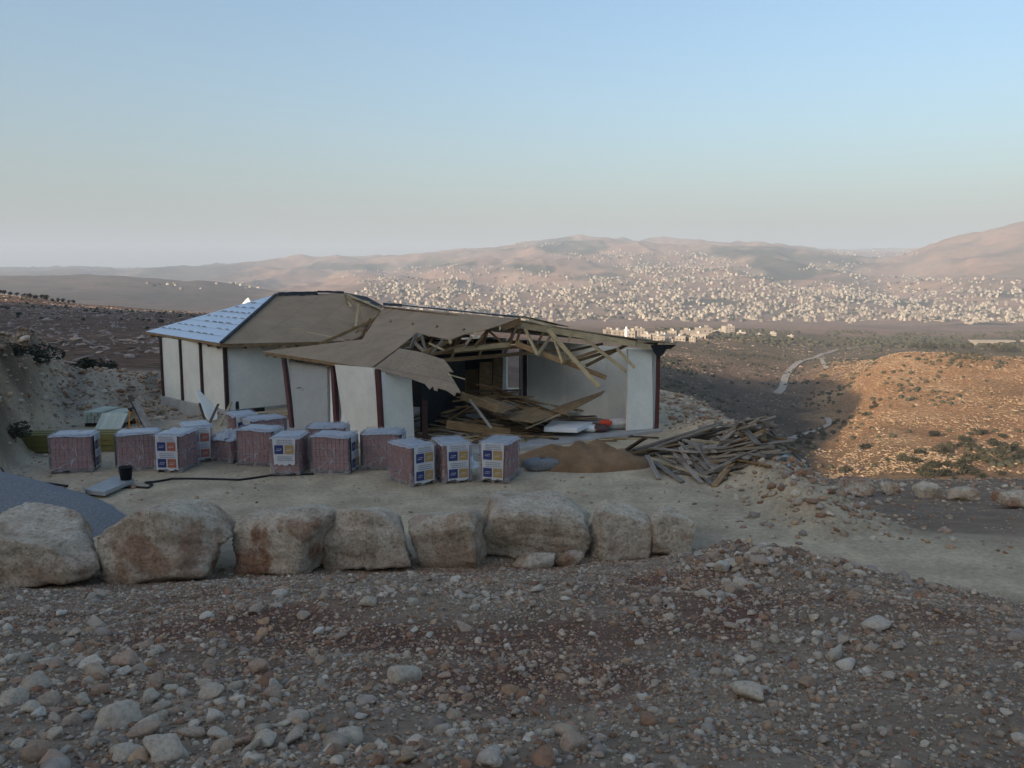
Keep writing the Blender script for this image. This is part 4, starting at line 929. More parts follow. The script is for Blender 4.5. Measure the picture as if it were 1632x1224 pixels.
# white slab and sticks leaning on the house corner
tag(slab_poly('loose_panel', [at_y(312, 621, 31.4), at_y(318, 622, 31.5), at_y(346, 652, 31.2), at_y(346, 672, 30.6), at_y(336, 674, 30.4), at_y(322, 650, 30.8)], .08, M['panel'], normal=(-.5, -.8, 0)), 'loose white panel offcut leaning against the left house corner', 'panel')
one_plank(at_y(318, 643, 30.4), at_z(329, 677, .0), .08, .04, 'wood_dark', 'short dark stick left of the loose white panel')
one_plank(at_y(348, 644, 30.6), at_z(333, 676, .0), .08, .04, 'wood_dark', 'dark stick crossing the loose white panel')
one_plank(at_y(369, 641, 30.8), at_z(349, 680, .0), .08, .05, 'wood_pale', 'pale stick leaning right of the loose white panel')
root = empty('black_frame', at_z(398, 664, .0)); root.location.z = gz(root.location.x, root.location.y); tag(root, 'black angled frame lying at the foot of the front wall', 'frame')
beam('frame_bar', at_y(378, 641, 31.0), at_y(379, 660, 31.0), .10, .10, M['pipe_black'], root); beam('frame_bar', at_y(379, 656, 31.0), at_y(422, 652, 31.6), .10, .14, M['pipe_black'], root)
lumber(Pile([(-10, 30, 2, 2, .1)], 7), 7, in_par(at_z(420, 664, 0), at_z(452, 668, 0), .2, .2), lambda i: rnd.gauss(.2, .2), (.8, 1.8), ['wood_brown', 'wood_pale'], 'brown board lying against the front wall left of the leaning post', 'boards at the foot of the front wall')
# ------------------------------------------------------------------ rocks
def ico(sub):
    import bmesh
    bm = bmesh.new(); bmesh.ops.create_icosphere(bm, subdivisions=sub, radius=1.0)
    V = np.array([v.co[:] for v in bm.verts]); F = np.array([[v.index for v in f.verts] for f in bm.faces]); bm.free(); return V, F
ICO = {k: ico(k) for k in (1, 2, 3, 4, 5)}
def noise3(P, s, seed): return (fbm(P[:, 0]*s+seed, P[:, 1]*s+P[:, 2]*s*.7, 4)+fbm(P[:, 2]*s+seed*1.7, P[:, 0]*s*.6-P[:, 1]*s, 4))*.5
def rock_shape(sub, seed, cuts=11, rough=.06, blocky=0.0, lo=.62, hi=.95):
    """a sphere cut by random planes: flat facets with broken edges"""
    q = np.random.RandomState(seed); V, F = ICO[sub]; r = np.ones(len(V))*1.15
    N = q.normal(size=(cuts, 3)); N /= np.linalg.norm(N, axis=1)[:, None]
    if blocky:
        A = np.vstack([np.eye(3), -np.eye(3)])+q.normal(size=(6, 3))*.17; A /= np.linalg.norm(A, axis=1)[:, None]; N = np.vstack([A, N]); D = np.r_[q.uniform(.58, .76, 6), q.uniform(.78, 1.0, cuts)]
    else: D = q.uniform(lo, hi, cuts)
    for n, d in zip(N, D):
        c = V @ n; k = c > .05; r[k] = np.minimum(r[k], d/c[k])
    P = V*r[:, None]
    if rough:
        rd = .25-np.abs(noise3(P, 3.1, seed % 43+11)); P = P*(1+rough*2.2*noise3(P, 2.0, seed % 50)+rough*1.6*rd+rough*.9*noise3(P, 7, seed % 31+3)+rough*.4*noise3(P, 17, seed % 29+5))[:, None]
    return P, F
def boulder(name, px0, px1, ytop, ybase, label, rust, seed, depth=None, blocky=1.0, Y=None, sub=5, rot=None, cat='boulder', group=None, zbase=None, sq=1.0, shape=None):
    c = at_z((px0+px1)/2, ybase, 0 if zbase is None else zbase)
    if Y is not None: c = at_y((px0+px1)/2, ybase, Y)
    w = (px1-px0)/FPX*c[1]*1.05; h = (ybase-ytop)/FPX*c[1]*1.02
    d = depth or w*.75
    P, F = rock_shape(sub, seed, 14, .075, blocky)
    if rot is None: rot = seed*1.3 % .5-.25
    cr, sr = math.cos(rot), math.sin(rot); P = np.c_[P[:, 0]*cr-P[:, 1]*sr, P[:, 0]*sr+P[:, 1]*cr, P[:, 2]]
    mn, mx = P.min(0), P.max(0); P = (P-(mn+mx)/2)/(mx-mn)
    if shape is not None:                                    # skyline profile across the width
        f = np.interp(P[:, 0], *shape); P[:, 2] = np.where(P[:, 2] > -.1, -.1+(P[:, 2]+.1)*f, P[:, 2])
    P = P*np.array([w, d, h*1.06])
    cx, cy = c[0], c[1]+d*.42; g = gz(cx, cy)
    P[:, 2] += h*.5; o = obj(name, mesh_np(name, P, F, M['boulder'], False)); o.location = (cx, cy, c[2]-.03)
    o['rust'] = float(rust); return tag(o, label, cat, group)
boulder('boulder', -60, 148, 826, 946, 'pale flat-topped boulder cut by the left edge of the picture', .55, 21, shape=([-.5, -.1, .25, .5], [1, .98, .9, .55]))
boulder('boulder', 146, 356, 806, 938, 'largest boulder, peaked with ochre top, second from the left edge', .8, 34, shape=([-.5, -.22, -.1, .12, .3, .5], [.55, .96, 1.0, .98, .72, .35]))
boulder('boulder', 362, 532, 810, 925, 'blocky reddish boulder with a flat front face, third from the left edge', 1.0, 47, depth=1.3, shape=([-.5, -.2, .0, .3, .5], [.8, .96, 1.0, .93, .8]))
boulder('boulder', 502, 655, 804, 914, 'smooth pale boulder right of the blocky reddish one', .25, 52, shape=([-.5, -.2, .2, .5], [.98, 1, .92, .6]))
boulder('boulder', 648, 775, 812, 911, 'grey-pink boulder with a pointed right shoulder, left of the widest pale boulder', .5, 65, shape=([-.5, 0, .25, .4, .5], [.75, .86, 1.0, .9, .4]))
boulder('boulder', 752, 952, 803, 897, 'wide pale boulder in the middle of the row, behind two small stones', .35, 71, shape=([-.5, -.3, 0, .3, .5], [.78, 1.0, .95, .98, .7]))
boulder('boulder', 938, 1052, 804, 894, 'pale boulder with a lighter knob on top, second from the right end of the row', .3, 88, shape=([-.5, -.25, 0, .3, .5], [.75, 1.0, .98, .75, .45]))
boulder('boulder', 1036, 1113, 810, 891, 'pitted pink-white boulder at the right end of the row', .7, 93, shape=([-.5, -.2, .1, .5], [.8, 1.0, .88, .5]))
boulder('rock', 815, 888, 884, 919, 'long pale stone lying before the wide middle boulder', .5, 104, sub=4, blocky=.0)
boulder('rock', 882, 932, 879, 912, 'pinkish stone wedged right of the long pale stone', .8, 111, sub=4, blocky=.0)
boulder('rock', 100, 132, 772, 795, 'lone pale rock on the dust beside the flat plate', .2, 117, sub=4, blocky=0)
for i, (x0, x1, yt, yb) in enumerate(((1338, 1402, 765, 792), (1404, 1438, 768, 788), (1464, 1512, 771, 795), (1518, 1566, 779, 799), (1594, 1650, 785, 812), (1312, 1324, 776, 786))):
    xm = (x0+x1)/2; ks = np.linspace(20, 60, 160); d = ray(xm, yb); gg = full_z(d[0]/d[1]*ks, ks); zz = CAMZ+d[2]/d[1]*ks; hit = ks[np.argmax(gg >= zz)] if (gg >= zz).any() else 38.
    boulder('boulder', x0, x1, yt, yb, ('leftmost large dark red boulder on the far edge of the lower ground', 'small dark boulder second along the far edge of the lower ground', 'pale block third along the far edge of the lower ground', 'flat pale boulder fourth along the far edge of the lower ground', 'dark red boulder at the right edge of the picture on the lower ground', 'tiny dark boulder left of the far row on the lower ground')[i], (1, 1, .3, .5, 1, 1)[i], 130+i*7, sub=4, Y=float(hit))
# ------------------------------------------------------------------ stones one can pick out, then gravel
PAL = np.array([1.12, 1.04, .93])*np.array([(.40, .36, .30), (.33, .27, .215), (.30, .21, .16), (.36, .32, .27), (.24, .155, .11), (.47, .43, .375), (.28, .255, .235), (.36, .27, .19)])
STONES = []
for k in range(14):
    P, F = rock_shape(3, 300+k, 15, .06, 0.0, .48, .80); P = P*np.array([1, .62+.3*((k*37) % 10)/10, .45+.3*((k*53) % 10)/10])
    STONES.append(mesh_np('stone', P, F, M['stone'], False))
def free_pos(X, Y): return True
STB = [(c.location.x, c.location.y, max(c.dimensions.x, c.dimensions.y)*.5) for c in sc.objects if c.name.startswith(('boulder', 'rock'))]
def clear(x, y, r): return all(math.hypot(x-a, y-b) > c*.8+r for a, b, c in STB)
spots = []
NAMED = [(640,1076,34,'largest pale flat stone in the left middle of the rubble slope'),(585,960,18,'white stone below the smooth pale boulder'),(738,998,18,'white stone on the slope below the widest boulder'),(470,1175,27,'pale oval stone near the bottom edge, left of centre'),(190,1140,48,'long tan slab of stone low on the left rubble'),(1390,995,28,'long pale block on the rubble slope right of centre'),(1200,1105,34,'long buff slab on the slope below the stone ridge'),(910,1185,34,'grey flat stone near the bottom edge right of centre'),(958,1176,14,'small round cream stone right of the grey flat stone'),(780,1212,34,'pale stone cut by the bottom edge of the picture'),(1165,940,20,'round whitish stone in the ridge of stones right of the boulder row'),(1205,890,26,'upright pinkish block at the top of the stone ridge'),(1240,880,15,'white stone at the tip of the stone ridge'),(1150,905,22,'ochre stone in the ridge right of the pitted boulder'),(1330,1045,24,'tan rounded stone in the right-hand stone cluster'),(1290,1090,22,'pale rounded stone low in the right-hand stone cluster'),(1348,1060,24,'pale block beside the tan rounded stone in the right cluster'),(20,1050,16,'pale stone at the left edge of the rubble'),(240,975,14,'whitish stone below the largest boulder'),(270,1195,48,'large tan stone at the bottom left'),(60,1195,40,'pale stone in the bottom left corner'),(120,1010,16,'cream stone in the upper left rubble'),(400,1190,26,'orange-tan stone near the bottom, left of the pale oval one'),(230,1165,34,'pinkish stone at the lower left beside the tan slab'),(155,995,20,'reddish flat stone in the upper left rubble')]
def hit(px, py):
    ks = np.exp(np.linspace(math.log(3.), math.log(45), 400)); d = ray(px, py); gg = full_z(d[0]/d[1]*ks, ks); zz = CAMZ+d[2]/d[1]*ks
    i = np.argmax(gg >= zz); return d[0]/d[1]*ks[i], ks[i], gg[i]
def put_stone(x, y, r, label, group, k=None, sink=.35):
    o = obj('stone', STONES[rnd.randrange(len(STONES)) if k is None else k]); z = gz(x, y)
    o.location = (x, y, z+r*.45*(1-sink)); o.rotation_euler = (rnd.gauss(0, .25), rnd.gauss(0, .25), rnd.uniform(0, 6.28)); o.scale = (r, r*rnd.uniform(.8, 1.1), r*rnd.uniform(.8, 1.15))
    tag(o, label, 'stone', group); STB.append((x, y, r*.8))
for (px, py, rp, lab) in NAMED:
    x, y, z = hit(px, py+rp*.3); put_stone(x, y, rp/FPX*y*1.05, lab, 'loose stones on the rubble slope')
ZONES = [((0, 460, 1060, 1222), 70, (13, 34), 'pale stone among the coarse rubble at the bottom left', 'coarse stones at the bottom left'),
         ((0, 560, 935, 1060), 28, (8, 17), 'small pale stone scattered below the left boulders', 'stones below the left boulders'),
         ((560, 1100, 905, 1010), 28, (8, 16), 'small stone scattered below the right boulders', 'stones below the right boulders'),
         ((460, 1120, 1010, 1222), 32, (9, 20), 'stone lying on the reddish middle of the slope', 'stones on the reddish middle of the slope'),
         ((1120, 1235, 872, 985), 40, (9, 22), 'stone piled in the ridge right of the boulder row', 'stones of the ridge right of the boulder row'),
         ((1150, 1440, 985, 1130), 40, (9, 21), 'stone in the cluster on the right of the slope', 'stones of the right-hand cluster'),
         ((1120, 1632, 1130, 1222), 18, (9, 17), 'stone at the bottom right of the slope', 'stones at the bottom right'),
         ((1120, 1440, 768, 850), 12, (7, 10), 'pale stone on the rubble bank below the lumber heap', 'stones on the rubble bank'),
         ((1140, 1235, 680, 745), 8, (7, 11), 'pale stone on the bank edge behind the lumber heap', 'stones behind the lumber heap'),
         ((100, 255, 622, 690), 10, (7, 11), 'pale rock in the spoil left of the house', 'rocks in the spoil left of the house'),
         ((0, 95, 690, 760), 0, (5, 11), 'rock at the foot of the cut bank', 'rocks at the foot of the cut bank')]
for (x0, x1, y0, y1), n, (r0, r1), lab, grp in ZONES:
    k = 0; tries = 0
    while k < n and tries < n*12:
        tries += 1; px, py = rnd.uniform(x0, x1), rnd.uniform(y0, y1); x, y, z = hit(px, py); r = (r0+(r1-r0)*rnd.random()**2.2)/FPX*y
        if not clear(x, y, r*.6): continue
        put_stone(x, y, r, lab, grp); k += 1
# gravel: tens of thousands of small stones, one mesh
def scatter(name, X, Y, Z, R, shapes, sub_colors, mat, flat=(.5, .8), seed=1, sink=.3, jitter=.25):
    q = np.random.RandomState(seed); n = len(X); idx = q.randint(0, len(shapes), n); Vs = []; Fs = []; Cs = []; off = 0
    for k, (P, F) in enumerate(shapes):
        m = np.where(idx == k)[0]
        if not len(m): continue
        a = q.uniform(0, 2*math.pi, len(m)); c, s = np.cos(a)[:, None], np.sin(a)[:, None]
        sx, sy, sz = (q.uniform(.75, 1.25, len(m))[:, None] for _ in range(3)); sz = sz*q.uniform(*flat, len(m))[:, None]
        px, py, pz = P[:, 0][None]*sx, P[:, 1][None]*sy, P[:, 2][None]*sz
        tx = q.normal(0, jitter, len(m))[:, None]; pz2 = pz+px*tx
        r = R[m][:, None]; x = (px*c-py*s)*r+X[m][:, None]; y = (px*s+py*c)*r+Y[m][:, None]; z = pz2*r+Z[m][:, None]+r*(.5-sink)
        Vs.append(np.stack([x, y, z], -1).reshape(-1, 3)); Fs.append((F[None]+(np.arange(len(m))*len(P))[:, None, None]).reshape(-1, 3)+off); off += len(m)*len(P)
        Cs.append(np.repeat(sub_colors[m], len(P), 0))
    me = mesh_np(name, np.vstack(Vs), np.vstack(Fs), mat, False); vcol(me, 'soil', np.vstack(Cs)); return obj(name, me)
SH1 = [rock_shape(1, 500+k, 7, 0, 0.0, .55, .9) for k in range(8)]; SH2 = [rock_shape(2, 600+k, 13, .04, 0.0, .5, .82) for k in range(12)]
OCT = (np.array([(1, 0, 0), (-1, 0, 0), (0, 1, 0), (0, -1, 0), (0, 0, 1), (0, 0, -1.)]), np.array([(0, 2, 4), (2, 1, 4), (1, 3, 4), (3, 0, 4), (2, 0, 5), (1, 2, 5), (3, 1, 5), (0, 3, 5)]))
SH0 = [(OCT[0]+np.random.RandomState(k).normal(size=(6, 3))*.3, OCT[1]) for k in range(10)]
def gravel_points(n, ylo, yhi, f, seed):
    q = np.random.RandomState(seed); Y = np.sqrt(q.uniform(ylo**2, yhi**2, n)); X = Y*q.uniform(-.72, .72, n); keep = q.rand(n) < f(X, Y); return X[keep], Y[keep]
def pal(n, q, X, Y):
    C = PAL[q.randint(0, len(PAL), n)]*q.uniform(.7, 1.12, n)[:, None]
    red = sst(.1, .5, fbm(X*.5+8, Y*.5, 4)+.15)[:, None]; return C*(1-.35*red)+C*np.array([1.0, .72, .6])*.35*red
# coarse
q = np.random.RandomState(41)
MND = lambda X, Y: np.exp(-((X-3.9)/.8)**2-((Y-14.0)/1.2)**2)+np.exp(-((X-3.7)/1.6)**2-((Y-10.4)/1.3)**2)
dens = lambda X, Y: sst(-.6, .6, foot(X)-Y)*np.clip(.55+1.3*fbm(X*.45+2, Y*.45, 3)+.6*sst(9, 4, Y)*sst(1, -2, X)+1.0*MND(X, Y), .12, 1)
X, Y = gravel_points(17000, 2.6, 16.5, dens, 1); R = np.clip(np.exp(q.normal(-3.72, .48, len(X))+.4*MND(X, Y)), .014, .11)
tag(scatter('coarse_gravel', X, Y, full_z(X, Y), R, SH2, pal(len(X), q, X, Y), M['stone_v'], seed=2), 'loose coarse limestone gravel covering the foreground slope', 'gravel', kind='stuff')
X, Y = gravel_points(60000, 2.6, 16.6, lambda X, Y: sst(-.8, .4, foot(X)-Y)*np.clip(.7+1.2*fbm(X*.7+6, Y*.7, 3), .2, 1), 3); R = np.clip(np.exp(q.normal(-4.25, .38, len(X))), .008, .032)
tag(scatter('fine_gravel', X, Y, full_z(X, Y), R, SH1, pal(len(X), q, X, Y), M['stone_v'], seed=4), 'fine stone chips between the larger stones of the foreground slope', 'gravel', kind='stuff')
X, Y = gravel_points(120000, 2.6, 15.8, lambda X, Y: sst(-.9, .3, foot(X)-Y)*np.clip(.75+1.0*fbm(X*.9+1, Y*.9, 3), .3, 1), 5); R = np.clip(np.exp(q.normal(-4.75, .35, len(X))), .005, .018)
tag(scatter('grit', X, Y, full_z(X, Y), R, SH0, pal(len(X), q, X, Y), M['stone_v'], seed=6), 'stone grit strewn over the foreground slope', 'gravel', kind='stuff')
# terrace crumbs, rubble bank, spoil and cut bank
def bank(X, Y):
    e = np.exp(-((X-6.9)/1.1)**2)*sst(15.8, 17.5, Y)*(1-sst(36, 40, Y)); s = sst(30, 33, Y)*(1-sst(43, 47, Y))*sst(-10.5, -12.5, X); b_ = sst(0, 1, (-13.0-(Y-22)*.40)-X+.8)*sst(20, 22, Y)
    return np.clip(e+.8*s+.35*b_+.05*sst(15, 16.5, Y)*(1-sst(22, 24, Y))+.10*sst(8, 10, X), 0, 1)
X, Y = gravel_points(60000, 14.5, 46, bank, 7); R = np.clip(np.exp(q.normal(-2.95, .55, len(X))), .02, .22); R = np.where((np.abs(X-6.9) > 2.5) & (Y < 24), R*.5, R)
in_house = (Y > 24) & (X > -11) & (X < 5)
X, Y, R = X[~in_house], Y[~in_house], R[~in_house]
tag(scatter('rubble', X, Y, full_z(X, Y), R, SH1, pal(len(X), q, X, Y)*1.05, M['stone_v'], seed=8), 'pale broken limestone rubble along the terrace banks', 'rubble', kind='stuff')
# ------------------------------------------------------------------ beyond the terrace
KS = np.exp(np.linspace(math.log(46), math.log(12000), 1500))
def far_hit(px, py):
    d = ray(px, py); gg = full_z(d[0]/d[1]*KS, KS); zz = CAMZ+d[2]/d[1]*KS; m = gg >= zz
    if not m.any(): return None
    i = int(np.argmax(m)); return np.array([d[0]/d[1]*KS[i], KS[i], gg[i]])
# pale rock ledges and loose rocks on the hillsides
def far_points(n, a0, a1, y0, y1, f, seed):
    q = np.random.RandomState(seed); Y = np.sqrt(q.uniform(y0**2, y1**2, n)); X = Y*(q.uniform(a0, a1, n)-816)/FPX; Z = full_z(X, Y); k = q.rand(n) < f(X, Y, Z); return X[k], Y[k], Z[k]
q = np.random.RandomState(77)
def ledge(X, Y, Z):
    t = (Z+1.2*fbm(X/25, Y/25, 3))/2.6; fr = t-np.floor(t); px = 816+FPX*X/Y+45*fbm(X/12, Y/12, 3); return np.where(px > 700, sst(1300, 1370, px), 1)*np.clip((fr < .45)*.6+.30, 0, 1)*np.clip(.62+1.1*fbm(X/22+1, Y/22, 4), .05, 1)
SHF = [(P*np.array([1.7, .9, .55]), F) for P, F in SH1]
def rocks(name, n, a0, a1, y0, y1, f, rm, col, label, seed, rs=.45):
    X, Y, Z = far_points(n, a0, a1, y0, y1, f, seed); R = np.clip(np.exp(q.normal(math.log(rm), rs, len(X))), rm*.3, rm*3); C = np.array(col)*q.uniform(.7, 1.2, len(X))[:, None]
    # ledges run along the slope: keep the long side roughly across the view
    tag(scatter(name, X, Y, Z, R, SHF, C, M['stone_v'], seed=seed+1, sink=.25), label, 'rocks', kind='stuff')
rocks('rock_ledges', 62000, 1285, 1700, 215, 560, ledge, .25, (.33, .245, .155), 'pale rock ledges and stones on the sunlit right hillside', 81)
rocks('rock_ledges', 16000, -60, 460, 52, 420, lambda X, Y, Z: ledge(X, Y, Z)*sst(40, 90, Y), .22, (.36, .29, .245), 'pale rocks on the shaded left hillside', 83)
rocks('rock_ledges', 6000, 1040, 1400, 100, 560, lambda X, Y, Z: np.clip(.3+1.2*fbm(X/25, Y/25, 3), .05, 1), .32, (.22, .18, .15), 'rocks on the shaded valley side', 85)
rocks('rock_ledges', 12000, 1030, 1700, 430, 900, lambda X, Y, Z: np.clip(.15+1.5*fbm(X/35, Y/35, 3), .03, 1)*(1-.8*sst(1250, 1400, 816+FPX*X/Y)), .45, (.30, .22, .165), 'pale rocks and field walls in the sunlit valley fields', 87)
# foliage: clumps of small leaf faces
M['leaf'] = plain('dusty_olive_foliage', (.058, .056, .034), .85, .45, .9, 0, rand=.25)
M['leaf_dark'] = plain('dark_shrub_foliage', (.038, .040, .026), .85, .45, .9, 0, rand=.25)
M['bark'] = plain('bark', (.09, .065, .045), .9, .3, 8, .3)
def crown_mesh(name, seed, n, rx, rz, leaf, mat, flat=.0):
    q = np.random.RandomState(seed); c = q.normal(size=(9, 3)); c /= np.linalg.norm(c, axis=1)[:, None]; c *= q.uniform(.25, .72, 9)[:, None]; c[:, 2] *= .8
    rr = q.uniform(.30, .55, 9); i = q.randint(0, 9, n); d = q.normal(size=(n, 3)); d /= np.linalg.norm(d, axis=1)[:, None]; P = c[i]+d*rr[i][:, None]*q.uniform(.55, 1.0, n)[:, None]**.5
    P = P*np.array([rx, rx, rz]); P[:, 2] += rz*.95; A = q.normal(size=(n, 3)); B = q.normal(size=(n, 3)); A /= np.linalg.norm(A, axis=1)[:, None]; B -= A*(A*B).sum(1)[:, None]; B /= np.linalg.norm(B, axis=1)[:, None]
    s = leaf*q.uniform(.6, 1.3, n)[:, None]; V = np.stack([P-A*s, P+B*s*.6, P+A*s, P-B*s*.6], 1).reshape(-1, 3); return mesh_np(name, V, np.arange(n*4).reshape(n, 4), mat)
CR = [crown_mesh('crown', k, 320, 1.0, .85, .16, M['leaf']) for k in range(4)]; CD = [crown_mesh('crown', 20+k, 320, 1.0, .75, .15, M['leaf_dark']) for k in range(4)]
def trunk_mesh(seed):
    q = random.Random(seed); mb = MB(); mb.tube([(0, 0, -.15), (q.uniform(-.05, .05), q.uniform(-.05, .05), .35), (q.uniform(-.1, .1), q.uniform(-.1, .1), .8)], [.11, .08, .05], 6)
    for k in range(3): a = k*2.1+seed; mb.tube([(0, 0, .4), (.35*math.cos(a), .35*math.sin(a), .85), (.55*math.cos(a), .55*math.sin(a), 1.15)], [.05, .035, .02], 5)
    return mb.mesh('trunk', M['bark'])
TRK = [trunk_mesh(k) for k in range(3)]
def tree(x, y, s, label, group, dark=True, name='tree', hs=1.0, cat='tree'):
    z = gz(x, y); root = empty(name, (x, y, z), rnd.uniform(0, 6.28)); root.scale = (s, s, s*hs); tag(root, label, cat, group)
    obj('trunk', TRK[rnd.randrange(3)], root); c = obj('crown', (CD if dark else CR)[rnd.randrange(4)], root); c.location = (0, 0, .25)
for i, px in enumerate((-14, -2, 6, 16, 26, 38, 46, 56, 66, 74, 82, 92, 100, 108, 116)):     # trees on the left skyline
    Y = 400+rnd.uniform(-12, 12); tree((px-816)/FPX*Y/1.006, Y, rnd.uniform(1.0, 1.8), 'small dark tree on the left skyline, '+('first','second','third','fourth','fifth','sixth','seventh','eighth','ninth','tenth','eleventh','twelfth','thirteenth','fourteenth','fifteenth')[i]+' from the left edge', 'row of trees on the left skyline')
def bush(px, py, s, label, group, dark=True, hs=.8):
    p = far_hit(px, py)
    if p is None or p[1] < 150: return
    root = empty('bush', p-np.array([0, 0, .25*s]), rnd.uniform(0, 6.28)); root.scale = (s, s*rnd.uniform(.8, 1.2), s*hs); tag(root, label, 'bush', group); obj('crown', (CD if dark else CR)[rnd.randrange(4)], root)
    mb = TRK[rnd.randrange(3)]; obj('trunk', mb, root)
for i in range(60):
    py = rnd.uniform(690, 770); px = rnd.uniform(1310, 1640); t = rnd.random()
    if rnd.random() > sst(1330, 1520, px)*.9+.15: px = rnd.uniform(1480, 1640)
    bush(px, py, rnd.uniform(1.0, 2.6), 'dark bush at the foot of the sunlit right hillside', 'bushes at the foot of the right hillside', rnd.random() < .6)
for i in range(34):
    t = rnd.random(); px = 1225+t*170+rnd.gauss(0, 6); py = 728-t*82+rnd.gauss(0, 5); bush(px, py, rnd.uniform(.9, 2.0), 'green bush along the gully between shade and sunlit hill', 'bushes along the gully', False)
def near_bush(px, py, Y, s, label, dark=True, hs=.7, grp=None):
    p = at_y(px, py, Y); x, y = p[0], p[1]; root = empty('shrub', (x, y, gz(x, y)-.12*s), rnd.uniform(0, 6.28)); root.scale = (s, s, s*hs); tag(root, label, 'shrub', grp)
    q_ = rnd.randrange(900); obj('crown', crown_mesh('crown', 700+q_, 900, 1.0, .8, .085, M['leaf_dark' if dark else 'leaf']), root); obj('trunk', TRK[q_ % 3], root)
near_bush(60, 625, 31.5, .9, 'dark shrub on top of the cut bank at the left'); near_bush(15, 618, 30, .7, 'dark shrub at the left picture edge on the cut bank')
near_bush(105, 628, 40, .8, 'dark shrub behind the spoil, nearest the cut bank'); near_bush(140, 618, 43, .9, 'dark shrub behind the middle of the spoil'); near_bush(178, 622, 44, .8, 'dark shrub behind the spoil, nearest the house'); near_bush(22, 700, 24.0, .6, 'grey twiggy shrub at the foot of the cut bank', False)
# olive groves as one mass
def grove(name, pts, label, seed, lo, hi, mat):
    q = np.random.RandomState(seed); B, F = ICO[2]; n = len(pts); s = q.uniform(lo, hi, n); Vs = []
    nz = 1+.55*(q.rand(n, len(B))-.5); P = B[None]*nz[..., None]*s[:, None, None]*np.array([1.1, 1.1, .8]); P = P+pts[:, None, :]+np.array([0, 0, 1.])*s[:, None, None]*.45
    me = mesh_np(name, P.reshape(-1, 3), (F[None]+(np.arange(n)*len(B))[:, None, None]).reshape(-1, 3), mat); tag(obj(name, me), label, 'trees', kind='stuff')
X, Y, Z = far_points(7000, 1040, 1720, 560, 1180, lambda X, Y, Z: np.clip(.15+1.7*fbm(X/80+3, Y/80, 3), .02, .9)*sst(560, 760, Y), 91); grove('olive_grove', np.stack([X, Y, Z], -1), 'dark green olive groves in the valley below the town', 92, 1.2, 2.8, M['leaf'])
X, Y, Z = far_points(2600, 1040, 1400, 300, 620, lambda X, Y, Z: np.clip(.1+1.5*fbm(X/45+8, Y/45, 3), .02, .7), 93); grove('scrub', np.stack([X, Y, Z], -1), 'low scrub dotting the shaded valley side', 94, .4, 1.1, M['leaf_dark'])
X, Y, Z = far_points(2200, 1290, 1700, 225, 430, lambda X, Y, Z: np.clip(-.05+1.6*fbm(X/28+8, Y/28, 3), .02, .7), 95); grove('scrub', np.stack([X, Y, Z], -1), 'low scrub dotting the sunlit right hillside', 96, .35, 1.0, M['leaf'])
X, Y, Z = far_points(1500, -100, 480, 140, 420, lambda X, Y, Z: np.clip(.0+1.5*fbm(X/24+8, Y/24, 3), .02, .7), 97); grove('scrub', np.stack([X, Y, Z], -1), 'low scrub on the shaded left hillside', 98, .25, .6, M['leaf_dark'])
tp_ = [far_hit(x, y) for x, y in ((1450, 555), (1470, 556), (1490, 557), (1510, 556), (1530, 557), (1550, 558), (1570, 557), (1590, 560), (1610, 561), (1628, 562))]
for i, p in enumerate([t for t in tp_ if t is not None]):
    for k in range(5): x, y = p[0]+rnd.gauss(0, 9), p[1]+rnd.gauss(0, 12); tree(x, y, rnd.uniform(2.2, 3.6), 'green tree in the belt above the sunlit right hill', 'trees in the belt above the right hill', False)
# winding road
M['road_dust'] = plain('pale_road', (.30, .26, .21), .9, .15, .2, 0)
def ribbon(name, pix, w, label_kind='structure'):
    P = [far_hit(*p) for p in pix]; P = [p for p in P if p is not None]; Q = []
    for i in range(len(P)-1):
        p0, p1, p2, p3 = P[max(i-1, 0)], P[i], P[i+1], P[min(i+2, len(P)-1)]
        for t in np.linspace(0, 1, 10)[:-1]: Q.append(.5*((2*p1)+(p2-p0)*t+(2*p0-5*p1+4*p2-p3)*t*t+(3*p1-p0-3*p2+p3)*t**3))
    Q.append(P[-1]); V = []; F = []
    for i, p in enumerate(Q):
        d = (Q[min(i+1, len(Q)-1)]-Q[max(i-1, 0)])[:2]; d = d/np.linalg.norm(d); n = np.array([-d[1], d[0]])
        for s in (-1, -.33, .33, 1): x, y = p[:2]+n*s*w/2; V.append((x, y, gz(x, y)+.45))
    for i in range(len(Q)-1):
        for k in range(3): F.append((i*4+k, i*4+k+1, i*4+5+k, i*4+4+k))
    tag(obj(name, mesh_py(name, V, F, M['road_dust'], True)), kind=label_kind)
ribbon('valley_road', [(1238, 629), (1247, 620), (1250, 607), (1256, 594), (1268, 582), (1285, 574), (1303, 569), (1325, 561), (1352, 556), (1390, 551)], 4.0)
ribbon('field_track', [(1225, 713), (1255, 704), (1285, 693), (1312, 683), (1322, 676), (1318, 668)], 2.2)
ribbon('field_track', [(1308, 571), (1312, 580), (1318, 588)], 2.5)
